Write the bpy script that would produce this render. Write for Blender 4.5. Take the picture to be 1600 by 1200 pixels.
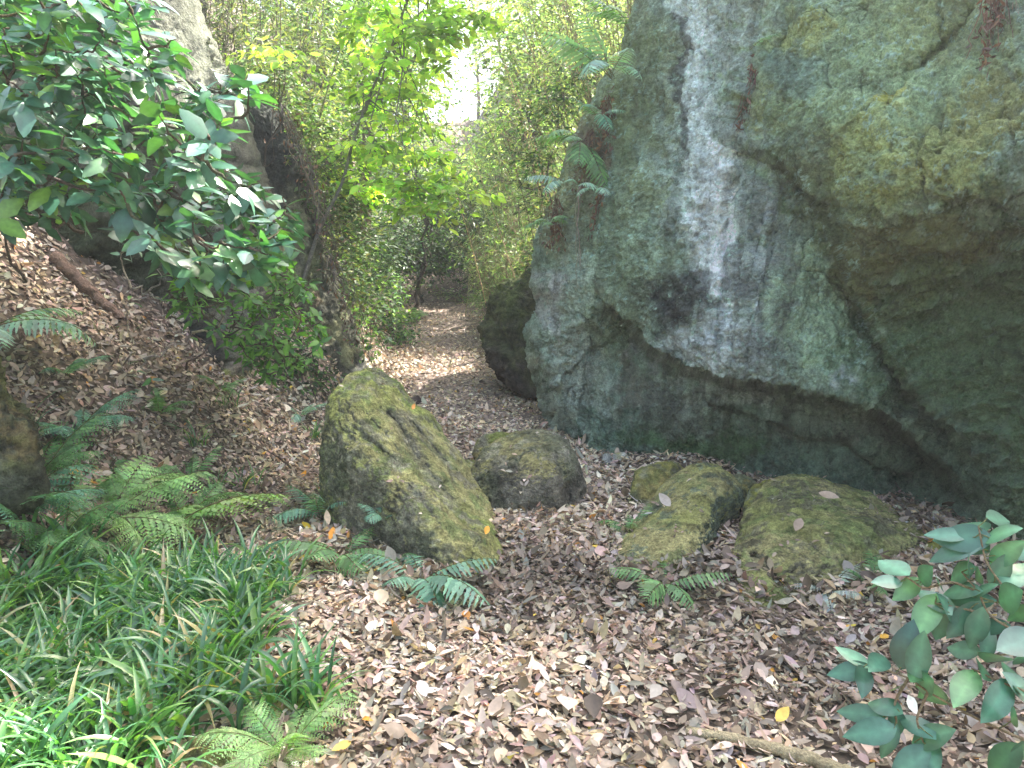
import bpy, math, numpy as np
from mathutils import Matrix, Vector
import bmesh
R_ = math.radians
rng = np.random.default_rng(11)
for o in list(bpy.data.objects): bpy.data.objects.remove(o)
sc = bpy.context.scene
COL = sc.collection
# ------------------------------------------------------------------ camera
CAMZ, PITCH, FPX = 1.6, R_(9.4), 1208.0
cam_d = bpy.data.cameras.new('camera'); cam = bpy.data.objects.new('camera', cam_d); COL.objects.link(cam)
cam.location = (0, 0, CAMZ); cam.rotation_euler = (R_(90) - PITCH, 0, 0)
cam_d.sensor_width = 36; cam_d.lens = 36 * FPX / 1600; cam_d.clip_end = 500; cam_d.clip_start = 0.05
sc.camera = cam
# ------------------------------------------------------------------ light
SUN_EL, SUN_AZ = R_(45), R_(52)          # azimuth measured from +Y towards +X
w = bpy.data.worlds.new('World'); sc.world = w; w.use_nodes = True
nt = w.node_tree; bg = nt.nodes['Background']
sky = nt.nodes.new('ShaderNodeTexSky'); sky.sky_type = 'NISHITA'; sky.sun_disc = False
sky.sun_elevation = SUN_EL; sky.sun_rotation = SUN_AZ; sky.dust_density = 4.0; sky.ozone_density = 0.6; sky.air_density = 0.9
nt.links.new(sky.outputs[0], bg.inputs[0]); bg.inputs[1].default_value = 0.15
sl = bpy.data.lights.new('sun', 'SUN'); so = bpy.data.objects.new('sun', sl); COL.objects.link(so)
sl.energy = 5.0; sl.angle = R_(0.6); sl.color = (1.0, 0.97, 0.94)
sd = Vector((math.sin(SUN_AZ) * math.cos(SUN_EL), math.cos(SUN_AZ) * math.cos(SUN_EL), math.sin(SUN_EL)))
so.rotation_euler = (-sd).to_track_quat('-Z', 'Y').to_euler()
sc.view_settings.view_transform = 'Standard'; sc.view_settings.look = 'None'
sc.view_settings.gamma = 1; sc.view_settings.use_curve_mapping = False
sc.view_settings.exposure = 2.68
sc.view_settings.use_white_balance = True; sc.view_settings.white_balance_temperature = 6900; sc.view_settings.white_balance_tint = 8
sc.cycles.max_bounces = 8; sc.cycles.diffuse_bounces = 4; sc.cycles.transmission_bounces = 4; sc.cycles.glossy_bounces = 2
# ------------------------------------------------------------------ maths helpers
cP, sP = math.cos(PITCH), math.sin(PITCH)
def P(u, v, y):
    """world point seen at photo pixel (u,v) and lying y metres ahead"""
    a = (np.asarray(u, float) - 800) / FPX; b = (600 - np.asarray(v, float)) / FPX
    dy = cP + b * sP; dz = -sP + b * cP
    k = np.asarray(y, float) / dy
    return np.stack(np.broadcast_arrays(a * k, np.asarray(y, float) + 0 * a, CAMZ + dz * k), -1)
def proj(p):
    p = np.asarray(p, float); x, y, z = p[..., 0], p[..., 1], p[..., 2] - CAMZ
    f = y * cP - z * sP; b = y * sP + z * cP
    return 800 + FPX * x / f, 600 - FPX * b / f
def inpoly(u, v, poly):
    c = np.zeros(np.shape(u), bool); n = len(poly)
    for i in range(n):
        (x1, y1), (x2, y2) = poly[i], poly[(i + 1) % n]
        m = ((y1 > v) != (y2 > v)) & (u < (x2 - x1) * (v - y1) / (y2 - y1 + 1e-9) + x1); c ^= m
    return c
def _h(ix, iy, iz, seed):
    n = (ix.astype(np.int64) * 374761393 + iy.astype(np.int64) * 668265263 + iz.astype(np.int64) * 2147483647 + seed * 1274126177) & 0xffffffff
    n = ((n ^ (n >> 13)) * 1274126177) & 0xffffffff
    n = ((n ^ (n >> 15)) * 2246822519) & 0xffffffff
    n = n ^ (n >> 16)
    return n.astype(np.float64) / 4294967295.0
def noise(p, s=1.0, seed=0):
    q = np.asarray(p, float) * s; f = np.floor(q); r = q - f; i = f.astype(np.int64)
    t = r * r * r * (r * (r * 6 - 15) + 10)
    out = 0
    for dx in (0, 1):
        wx = t[..., 0] if dx else 1 - t[..., 0]
        for dy in (0, 1):
            wy = t[..., 1] if dy else 1 - t[..., 1]
            for dz in (0, 1):
                wz = t[..., 2] if dz else 1 - t[..., 2]
                out = out + wx * wy * wz * _h(i[..., 0] + dx, i[..., 1] + dy, i[..., 2] + dz, seed)
    return out * 2 - 1
def fbm(p, s=1.0, o=4, seed=0, g=0.5):
    a, t, out = 1.0, 0.0, 0
    for k in range(o):
        out = out + a * noise(p, s * 2.03 ** k, seed + k * 17); t += a; a *= g
    return out / t * 1.6
def ridged(p, s=1.0, o=4, seed=0):
    a, t, out = 1.0, 0.0, 0
    for k in range(o):
        out = out + a * (1 - 2 * np.abs(noise(p, s * 2.1 ** k, seed + 31 * k))); t += a; a *= .5
    return out / t
def ss(x, a, b):
    t = np.clip((np.asarray(x, float) - a) / (b - a), 0, 1); return t * t * (3 - 2 * t)
def unit(v): return v / (np.linalg.norm(v, axis=-1, keepdims=True) + 1e-12)
def lerp(a, b, t): return a + (b - a) * t
def seg_dist(x, y, poly):
    """distance and signed side to a polyline in 2D"""
    best = np.full(np.shape(x), 1e9); sgn = np.zeros(np.shape(x)); par = np.zeros(np.shape(x))
    n = len(poly) - 1
    for i in range(n):
        (ax, ay), (bx, by) = poly[i], poly[i + 1]
        dx, dy = bx - ax, by - ay; L2 = dx * dx + dy * dy
        t = np.clip(((x - ax) * dx + (y - ay) * dy) / L2, 0, 1)
        d = np.hypot(x - ax - t * dx, y - ay - t * dy)
        c = dx * (y - ay) - dy * (x - ax)
        m = d < best
        best = np.where(m, d, best); sgn = np.where(m, np.sign(c), sgn); par = np.where(m, (i + t) / n, par)
    return best, sgn, par
# ------------------------------------------------------------------ mesh helpers
def mesh(name, V, quads=None, tris=None, tint=None, smooth=True):
    V = np.asarray(V, np.float32).reshape(-1, 3)
    Q = np.zeros((0, 4), np.int32) if quads is None else np.asarray(quads, np.int32).reshape(-1, 4)
    T = np.zeros((0, 3), np.int32) if tris is None else np.asarray(tris, np.int32).reshape(-1, 3)
    me = bpy.data.meshes.new(name)
    me.vertices.add(len(V)); me.vertices.foreach_set('co', V.ravel())
    nl = Q.size + T.size; me.loops.add(nl)
    me.loops.foreach_set('vertex_index', np.concatenate([Q.ravel(), T.ravel()]))
    npoly = len(Q) + len(T); me.polygons.add(npoly)
    st = np.concatenate([np.arange(len(Q)) * 4, Q.size + np.arange(len(T)) * 3]).astype(np.int32)
    me.polygons.foreach_set('loop_start', st)
    me.polygons.foreach_set('use_smooth', np.full(npoly, smooth))
    if tint is not None:
        t = np.ones((len(V), 4), np.float32); t[:, :3] = np.clip(np.asarray(tint).reshape(-1, 3), 0, 1)
        at = me.color_attributes.new('tint', 'FLOAT_COLOR', 'POINT'); at.data.foreach_set('color', t.ravel())
    me.update(calc_edges=True); me.validate()
    return me
def obj(name, me, mat, parent=None, loc=None):
    o = bpy.data.objects.new(name, me); COL.objects.link(o)
    if mat is not None and len(me.materials) == 0: me.materials.append(mat)
    if parent is not None: o.parent = parent
    if loc is not None: o.location = loc
    return o
def tag(o, label=None, cat=None, group=None, kind=None):
    if label: o['label'] = label
    if cat: o['category'] = cat
    if group: o['group'] = group
    if kind: o['kind'] = kind
    return o
def thing(name, loc, label, cat, group=None):
    o = bpy.data.objects.new(name, None); COL.objects.link(o); o.location = loc; o.empty_display_size = .1
    return tag(o, label, cat, group)
def grid_q(nr, nc):
    i = np.arange(nr - 1)[:, None] * nc + np.arange(nc - 1)[None]
    return np.stack([i, i + 1, i + nc + 1, i + nc], -1).reshape(-1, 4)
# --- batches of leaves
def leaf_t(n=4, wid=0.4, peak=0.45, fold=0.15, curl=-0.15, half=True, serr=0.0):
    """leaf template: length 1 along +y, normal +z"""
    ys = np.linspace(0, 1, n + 1)
    p = math.log(0.5) / math.log(peak)
    w_ = wid * 0.5 * np.sin(np.pi * ys ** p) ** 0.85
    V = [(0, 0, 0)]
    for k in range(1, n):
        y, ww = ys[k], w_[k] * (1 + serr * (1 if k % 2 else -1)); z = curl * y * y
        V += [(-ww, y, z + fold * ww), (0, y, z), (ww, y, z + fold * ww)]
    V.append((0, 1, curl)); e = len(V) - 1
    Q, T = [], []
    T += [(0, 2, 1), (0, 3, 2)]
    for k in range(1, n - 1):
        a = 1 + 3 * (k - 1); b = a + 3
        Q += [(a, a + 1, b + 1, b), (a + 1, a + 2, b + 2, b + 1)]
    a = 1 + 3 * (n - 2); T += [(a, a + 1, e), (a + 1, a + 2, e)]
    return np.array(V, float), np.array(Q, int).reshape(-1, 4), np.array(T, int).reshape(-1, 3)
def frames(d, n):
    d = unit(d); x = unit(np.cross(d, n)); z = np.cross(x, d)
    return np.stack([x, d, z], -1)          # columns x, y(d), z
class Batch:
    def __init__(s): s.V, s.Q, s.T, s.C, s.n = [], [], [], [], 0
    def add(s, tmpl, pos, fr, size, col, wscale=None, curl=None, rib=0.0):
        V, Q, T = tmpl; N = len(pos); M = len(V)
        if N == 0: return
        L = np.repeat(V[None], N, 0).copy()
        if wscale is not None: L[..., 0] *= np.asarray(wscale)[:, None]
        if curl is not None: L[..., 2] += np.asarray(curl)[:, None] * L[..., 1] ** 2
        L *= np.asarray(size)[:, None, None]
        W = np.einsum('nij,nmj->nmi', fr, L) + np.asarray(pos)[:, None, :]
        off = s.n + np.arange(N)[:, None, None] * M
        s.V.append(W.reshape(-1, 3)); s.Q.append((Q[None] + off).reshape(-1, 4)); s.T.append((T[None] + off).reshape(-1, 3))
        cc = np.repeat(np.asarray(col)[:, None], M, 1); cc = cc * (1 + rib * (np.abs(V[:, 0]) < 1e-6))[None, :, None]; s.C.append(cc.reshape(-1, 3)); s.n += N * M
    def raw(s, V, Q, col):
        V = np.asarray(V, float).reshape(-1, 3); s.V.append(V); s.Q.append(np.asarray(Q).reshape(-1, 4) + s.n)
        s.T.append(np.zeros((0, 3), int)); s.C.append(np.broadcast_to(col, (len(V), 3))); s.n += len(V)
    def tube(s, pts, r0, r1, col, sides=6, wob=0.0):
        pts = np.asarray(pts, float); n = len(pts)
        if n < 2: return
        tng = unit(np.gradient(pts, axis=0)); up = np.array([0.13, 0.2, 1.0]) if abs(tng[0][2]) < .9 else np.array([1.0, .1, 0])
        a = unit(np.cross(tng, up)); b = np.cross(tng, a)
        r = np.linspace(r0, r1, n) * (1 + wob * rng.normal(size=n))
        th = np.linspace(0, 2 * np.pi, sides, endpoint=False)
        ring = pts[:, None] + r[:, None, None] * (a[:, None] * np.cos(th)[None, :, None] + b[:, None] * np.sin(th)[None, :, None])
        i = np.arange(n - 1)[:, None] * sides; j = np.arange(sides)[None]; j2 = (j + 1) % sides
        s.raw(ring.reshape(-1, 3), np.stack([i + j, i + j2, i + sides + j2, i + sides + j], -1), col)
    def mesh(s, name, origin=None, smooth=True):
        V = np.concatenate(s.V); 
        if origin is not None: V = V - np.asarray(origin)
        return mesh(name, V, np.concatenate(s.Q), np.concatenate(s.T), np.concatenate(s.C), smooth)
def jit(c, n, amt=0.2, hue=0.08):
    c = np.asarray(c, float); k = np.exp(rng.normal(0, amt, (n, 1))); return np.clip(c[None] * k * np.exp(rng.normal(0, hue, (n, 3))), 0, 1)
def pick(cols, n, probs=None, amt=.2, hue=.06):
    cols = np.asarray(cols, float); i = rng.choice(len(cols), n, p=probs)
    return np.clip(cols[i] * np.exp(rng.normal(0, amt, (n, 1))) * np.exp(rng.normal(0, hue, (n, 3))), 0, 1)
def bez(a, b, bow, n=8, wig=0.0):
    a, b = np.asarray(a, float), np.asarray(b, float); t = np.linspace(0, 1, n)[:, None]
    p = a + (b - a) * t + 4 * t * (1 - t) * np.asarray(bow, float)
    if wig: p[1:-1] += rng.normal(0, wig, (n - 2, 3))
    return p
# ------------------------------------------------------------------ materials
def nodes(name):
    m = bpy.data.materials.new(name); m.use_nodes = True; t = m.node_tree
    b = t.nodes['Principled BSDF']; return m, t, b
def N(t, typ, **k):
    n = t.nodes.new(typ)
    for a, v in k.items(): setattr(n, a, v)
    return n
def mat_rock(name, bump=.6, sc1=9, fine=70, var=.35, rough=.92):
    m, t, b = nodes(name); L = t.links
    at = N(t, 'ShaderNodeAttribute', attribute_name='tint'); tc = N(t, 'ShaderNodeTexCoord')
    n1 = N(t, 'ShaderNodeTexNoise'); n1.inputs['Scale'].default_value = sc1; n1.inputs['Detail'].default_value = 9; n1.inputs['Roughness'].default_value = .65
    n2 = N(t, 'ShaderNodeTexNoise'); n2.inputs['Scale'].default_value = fine; n2.inputs['Detail'].default_value = 5; n2.inputs['Roughness'].default_value = .7
    vo = N(t, 'ShaderNodeTexVoronoi'); vo.inputs['Scale'].default_value = fine * .45
    for n in (n1, n2, vo): L.new(tc.outputs['Object'], n.inputs['Vector'])
    mr = N(t, 'ShaderNodeMapRange'); mr.inputs['From Min'].default_value = .3; mr.inputs['From Max'].default_value = .7
    mr.inputs['To Min'].default_value = 1 - var; mr.inputs['To Max'].default_value = 1 + var; mr.clamp = True
    mr2 = N(t, 'ShaderNodeMapRange'); mr2.inputs['From Min'].default_value = .3; mr2.inputs['From Max'].default_value = .7
    mr2.inputs['To Min'].default_value = 1 - var * 1.3; mr2.inputs['To Max'].default_value = 1 + var * 1.3
    L.new(n1.outputs[0], mr.inputs[0]); L.new(n2.outputs[0], mr2.inputs[0])
    mu = N(t, 'ShaderNodeMath', operation='MULTIPLY'); L.new(mr.outputs[0], mu.inputs[0]); L.new(mr2.outputs[0], mu.inputs[1])
    vm = N(t, 'ShaderNodeVectorMath', operation='SCALE'); L.new(at.outputs['Color'], vm.inputs[0]); L.new(mu.outputs[0], vm.inputs['Scale'])
    L.new(vm.outputs[0], b.inputs['Base Color']); b.inputs['Roughness'].default_value = rough; b.inputs['Specular IOR Level'].default_value = .25
    ad = N(t, 'ShaderNodeMath', operation='MULTIPLY_ADD'); L.new(n2.outputs[0], ad.inputs[0]); ad.inputs[1].default_value = .35; L.new(n1.outputs[0], ad.inputs[2])
    ad2 = N(t, 'ShaderNodeMath', operation='MULTIPLY_ADD'); L.new(vo.outputs['Distance'], ad2.inputs[0]); ad2.inputs[1].default_value = .18; L.new(ad.outputs[0], ad2.inputs[2])
    bp = N(t, 'ShaderNodeBump'); bp.inputs['Strength'].default_value = bump; bp.inputs['Distance'].default_value = .06
    L.new(ad2.outputs[0], bp.inputs['Height']); L.new(bp.outputs[0], b.inputs['Normal'])
    return m
def mat_leaf(name, rough=.5, trans=.35, spec=.5, tboost=(1.3, 1.5, .5), coat=0.0):
    m, t, b = nodes(name); L = t.links
    at = N(t, 'ShaderNodeAttribute', attribute_name='tint'); tc = N(t, 'ShaderNodeTexCoord')
    n1 = N(t, 'ShaderNodeTexNoise'); n1.inputs['Scale'].default_value = 45; n1.inputs['Detail'].default_value = 3; L.new(tc.outputs['Object'], n1.inputs['Vector'])
    mr = N(t, 'ShaderNodeMapRange'); mr.inputs['To Min'].default_value = .6; mr.inputs['To Max'].default_value = 1.4; L.new(n1.outputs[0], mr.inputs[0])
    vm = N(t, 'ShaderNodeVectorMath', operation='SCALE'); L.new(at.outputs['Color'], vm.inputs[0]); L.new(mr.outputs[0], vm.inputs['Scale'])
    L.new(vm.outputs[0], b.inputs['Base Color']); b.inputs['Roughness'].default_value = rough; b.inputs['Specular IOR Level'].default_value = spec
    b.inputs['Coat Weight'].default_value = coat; b.inputs['Coat Roughness'].default_value = .25
    if trans > 0:
        tr = N(t, 'ShaderNodeBsdfTranslucent'); mv = N(t, 'ShaderNodeVectorMath', operation='MULTIPLY'); mv.inputs[1].default_value = tboost
        L.new(vm.outputs[0], mv.inputs[0]); L.new(mv.outputs[0], tr.inputs['Color'])
        mx = N(t, 'ShaderNodeMixShader'); mx.inputs[0].default_value = trans
        L.new(b.outputs[0], mx.inputs[1]); L.new(tr.outputs[0], mx.inputs[2]); L.new(mx.outputs[0], t.nodes['Material Output'].inputs[0])
    return m
def mat_ground():
    m, t, b = nodes('forest_soil'); L = t.links; tc = N(t, 'ShaderNodeTexCoord')
    n1 = N(t, 'ShaderNodeTexNoise'); n1.inputs['Scale'].default_value = 6; n1.inputs['Detail'].default_value = 8
    n2 = N(t, 'ShaderNodeTexVoronoi'); n2.inputs['Scale'].default_value = 28; n2.inputs['Randomness'].default_value = 1
    for n in (n1, n2): L.new(tc.outputs['Object'], n.inputs['Vector'])
    cr = N(t, 'ShaderNodeValToRGB'); L.new(n2.outputs['Color'], cr.inputs[0])
    cr.color_ramp.elements[0].color = (.06, .042, .03, 1); cr.color_ramp.elements[1].color = (.30, .225, .165, 1)
    mx = N(t, 'ShaderNodeMixRGB', blend_type='MULTIPLY'); mx.inputs[0].default_value = .7
    L.new(cr.outputs[0], mx.inputs[1]); L.new(n1.outputs[0], mx.inputs[2]); L.new(mx.outputs[0], b.inputs['Base Color'])
    b.inputs['Roughness'].default_value = .95
    bp = N(t, 'ShaderNodeBump'); bp.inputs['Strength'].default_value = .8; bp.inputs['Distance'].default_value = .03
    L.new(n1.outputs[0], bp.inputs['Height']); L.new(bp.outputs[0], b.inputs['Normal'])
    return m
M_cliff = mat_rock('cliff_rock', 1.0, 11, 75, .3)
M_bould = mat_rock('mossy_rock', 1.0, 14, 90, .38)
M_litter = mat_leaf('dead_leaf', .55, .12, .45, (1.2, 1.1, .9))
M_gloss = mat_leaf('glossy_leaf', .42, .16, .6, (1.5, 1.9, .4), coat=.45)
M_dark = mat_leaf('camellia_leaf', .38, .15, .6, (1.3, 1.6, .4), coat=.5)
M_green = mat_leaf('soft_leaf', .5, .4, .4)
M_fern = mat_leaf('fern_leaf', .5, .35, .4)
M_lime = mat_leaf('lime_leaf', .5, .6, .4, (1.6, 1.8, .6))
M_grass = mat_leaf('sedge_blade', .33, .38, .7, (1.5, 1.8, .5), coat=.8)
M_bark = mat_rock('bark', .8, 20, 120, .35)
M_soil = mat_ground()
# ------------------------------------------------------------------ terrain
YT = [-5, 1.5, 2.5, 4.5, 6.3, 8, 9.5, 12, 16, 19, 26, 60]
XL = [-1.9, -1.9, -2.0, -1.85, -1.65, -1.6, -1.7, -1.95, -2.35, -3.6, -5.0, -8.0]
YR = [-5, 6.6, 8, 9.5, 12, 16, 20, 60]
XR = [9, 3.2, .55, .32, .05, -.25, -.9, -2.5]
def g0(x, y):
    x = np.asarray(x, float); y = np.asarray(y, float)
    base = .06 * np.clip(y - 7, 0, 10) + .30 * np.clip(y - 17, 0, 28)
    dl = np.interp(y, YT, XL) - x; st = ss(y, 6.5, 8.2)
    near = .92 * np.clip(dl, 0, 2.0) + .55 * np.clip(dl - 2.0, 0, 5) + .2 * np.clip(dl - 7, 0, 30)
    far = 1.9 * np.clip(dl, 0, 1.35) + .6 * np.clip(dl - 1.35, 0, 8) + .3 * np.clip(dl - 9, 0, 40)
    k = .04; left = lerp(near, far, st)
    dr = x - np.interp(y, YR, XR)
    right = 1.7 * np.clip(dr, 0, 1.35) + .75 * np.clip(dr - 1.35, 0, 8) + .3 * np.clip(dr - 9, 0, 40)
    right = right * ss(y, 6.9, 8.6)
    mound = .05 * np.exp(-(((x - 1.95) / .7) ** 2 + ((y - 4.4) / .3) ** 2))
    return base + left + right + mound
def g(x, y):
    x = np.asarray(x, float); y = np.asarray(y, float); q = np.stack([x, y, 0 * x], -1)
    e = .15
    s = (g0(x, y) * 2 + g0(x + e, y) + g0(x - e, y) + g0(x, y + e) + g0(x, y - e)) / 6
    big = np.clip(s, 0, 3)
    return s + .035 * noise(q, 1.3, 5) * (1 + big) + .018 * noise(q, 4.1, 6) * (1 + big) + .01 * noise(q, 9, 7) * (1 + big)
def gn(x, y):
    e = .04; dx = (g(x + e, y) - g(x - e, y)) / (2 * e); dy = (g(x, y + e) - g(x, y - e)) / (2 * e)
    return unit(np.stack([-dx, -dy, np.ones_like(dx)], -1))
def G(u, v):
    """point of the ground seen at photo pixel (u,v)"""
    ys = np.concatenate([np.linspace(1.2, 12, 700), np.linspace(12, 60, 500)])
    p = P(u, v, ys); below = p[:, 2] < g(p[:, 0], p[:, 1])
    i = int(np.argmax(below)) if below.any() else len(ys) - 1
    q = p[i].copy(); q[2] = float(g(q[0], q[1])); return q
def axis_pts(lo, hi, c, n, k):
    a = math.asinh((lo - c) * k); b = math.asinh((hi - c) * k); return c + np.sinh(np.linspace(a, b, n)) / k
xs = axis_pts(-60, 60, -.5, 420, .5); ys = axis_pts(-12, 90, 4, 520, .35)
X, Y = np.meshgrid(xs, ys); Z = g(X, Y)
gm = mesh('ground', np.stack([X, Y, Z], -1), grid_q(len(ys), len(xs)))
tag(obj('ground', gm, M_soil), kind='structure')
# worn path sheet a few mm above the soil
yy = np.linspace(5.5, 17.5, 260); tt = np.linspace(0, 1, 40)
XX = np.interp(yy, YT, XL)[:, None] * (1 - tt) + (np.minimum(np.interp(yy, YR, XR), .55))[:, None] * tt
XX = XX * .8 + XX.mean(1)[:, None] * .2 + .08 * noise(np.stack([XX, np.repeat(yy[:, None], 40, 1), 0 * XX], -1), 1.5, 3)
YY = np.repeat(yy[:, None], 40, 1)
pm, pt, pb = nodes('trodden_earth')
ptc = N(pt, 'ShaderNodeTexCoord'); pn = N(pt, 'ShaderNodeTexNoise'); pn.inputs['Scale'].default_value = 22; pn.inputs['Detail'].default_value = 10
pt.links.new(ptc.outputs['Object'], pn.inputs['Vector']); pr = N(pt, 'ShaderNodeValToRGB'); pt.links.new(pn.outputs[0], pr.inputs[0])
pr.color_ramp.elements[0].position = .35; pr.color_ramp.elements[0].color = (.07, .05, .042, 1); pr.color_ramp.elements[1].position = .7; pr.color_ramp.elements[1].color = (.38, .285, .235, 1)
pt.links.new(pr.outputs[0], pb.inputs['Base Color']); pb.inputs['Roughness'].default_value = .95
tag(obj('path', mesh('path', np.stack([XX, YY, g(XX, YY) + .006], -1), grid_q(260, 40)), pm), kind='structure')

# ------------------------------------------------------------------ colour painting on stone
def paint(u, v, base, blobs, jitter=None):
    """stone colours, with some shade and sunlight, laid over the face: soft-edged patches with ragged outlines"""
    q = np.stack([u / 100, v / 100, 0 * u], -1)
    wu = u + 26 * fbm(q, 1.6, 4, 71) ; wv = v + 26 * fbm(q, 1.6, 4, 72)
    rag = fbm(q, 5, 5, 73, .65)
    c = np.broadcast_to(np.asarray(base, float), u.shape + (3,)).copy()
    for bl in blobs:
        if bl[0] == 'e':
            _, cu, cv, ru, rv, col, st = bl
            d = np.hypot((wu - cu) / ru, (wv - cv) / rv)
        else:
            _, poly, wd, col, st = bl
            d = seg_dist(wu, wv, poly)[0] / wd
        m = np.clip(st * ss(1.35 - d + .45 * rag, .0, .75), 0, 1)[..., None]
        c = c * (1 - m) + np.asarray(col, float) * m
    return c
def rbf(ctrl):
    C = np.array(ctrl, float); p = C[:, :2] / 400; z = C[:, 2]; n = len(p)
    d = np.linalg.norm(p[:, None] - p[None], axis=-1); K = d ** 2 * np.log(d + 1e-9) + np.eye(n) * .01
    Pm = np.c_[np.ones(n), p]; A = np.block([[K, Pm], [Pm.T, np.zeros((3, 3))]])
    wt = np.linalg.solve(A, np.r_[z, np.zeros(3)])
    def f(u, v):
        out = np.empty(u.size); uf, vf = u.ravel() / 400, v.ravel() / 400
        for i in range(0, u.size, 40000):
            a, b = uf[i:i + 40000], vf[i:i + 40000]
            r = np.hypot(a[:, None] - p[None, :, 0], b[:, None] - p[None, :, 1])
            out[i:i + 40000] = (r ** 2 * np.log(r + 1e-9)) @ wt[:n] + wt[n] + wt[n + 1] * a + wt[n + 2] * b
        return out.reshape(u.shape)
    return f
def vnormal(V):
    du = np.gradient(V, axis=1); dv = np.gradient(V, axis=0); return unit(np.cross(dv, du))
# ------------------------------------------------------------------ right cliff
KV = [-900, -300, 0, 80, 150, 200, 250, 330, 400, 500, 560, 620, 680, 722, 800, 900]
KU = [1260, 1080, 1000, 965, 932, 908, 882, 856, 840, 834, 832, 848, 868, 900, 930, 950]
depth_r = rbf([(1000, 0, 6.9), (1040, 120, 6.5), (960, 200, 6.8), (880, 400, 6.7), (860, 560, 6.3), (900, 650, 6.15), (905, 722, 5.95), (960, 722, 5.85), (1000, 722, 5.95),
    (960, 560, 6.15), (960, 450, 6.25), (1080, 0, 6.3), (1090, 150, 6.05), (1100, 300, 5.7), (1050, 420, 5.75), (1120, 500, 5.35), (1010, 520, 5.95), (1040, 590, 5.75), (1120, 600, 5.3),
    (1200, 590, 5.0), (1280, 600, 4.75), (1350, 620, 4.55), (1180, 380, 5.4), (1250, 460, 5.1), (1200, 200, 5.45), (1150, 60, 5.9), (1260, 320, 5.15), (1330, 480, 4.95),
    (1300, 60, 5.1), (1300, 180, 4.75), (1400, 60, 4.75), (1400, 200, 4.3), (1420, 290, 4.05), (1500, 200, 4.05), (1500, 285, 3.9), (1600, 100, 4.0), (1600, 280, 3.65), (1340, 290, 4.45),
    (1400, 400, 4.4), (1500, 400, 4.2), (1600, 400, 3.95), (1440, 520, 4.65), (1550, 520, 4.35), (1500, 640, 4.45), (1600, 640, 4.1), (1580, 760, 4.2),
    (1050, 722, 5.9), (1120, 740, 5.6), (1200, 765, 5.2), (1300, 790, 4.85), (1400, 815, 4.6), (1500, 845, 4.42), (1600, 880, 4.15), (1200, 690, 5.15), (1300, 700, 4.85), (1400, 730, 4.65),
    (1800, 200, 3.2), (1800, 500, 3.5), (1800, 800, 3.7), (1800, 950, 3.9), (2300, 300, 2.4), (2300, 900, 2.8), (1100, -300, 6.9), (1400, -300, 5.6), (1800, -300, 4.4), (2300, -300, 3.2),
    (1260, -900, 8.8), (1700, -900, 7.2), (2300, -900, 5.2), (1000, 900, 5.95), (1300, 900, 4.75), (1600, 1000, 4.1), (2300, 1100, 3)])
LEDGE = [(940, 455), (985, 505), (1010, 545), (1060, 575), (1130, 590), (1210, 606), (1290, 618), (1345, 627), (1400, 660), (1450, 700), (1500, 745), (1570, 800)]
LEDGE2 = [(1090, 618), (1150, 640), (1220, 655), (1330, 690), (1400, 722), (1450, 760)]
BULGE = [(1150, 205), (1190, 230), (1240, 262), (1285, 305), (1318, 370), (1335, 440), (1375, 530), (1430, 605), (1500, 690), (1580, 800)]
CRACK = [(1620, -60), (1535, 10), (1490, 60), (1440, 105), (1410, 150), (1380, 192)]
CRACK2 = [(1250, 40), (1222, 75), (1190, 110), (1175, 150), (1150, 212)]
RIB = [(1128, 250), (1128, 330), (1127, 430), (1118, 510), (1112, 560)]
def rock_bulk(V, n, seed, amp):
    return V + n * (amp * (.10 * fbm(V, 1.1, 3, seed) + .045 * ridged(V * np.array([1, 1, .55]), 3.3, 4, seed + 5) + .046 * fbm(V, 11, 5, seed + 9, .74)))[..., None]
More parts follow.
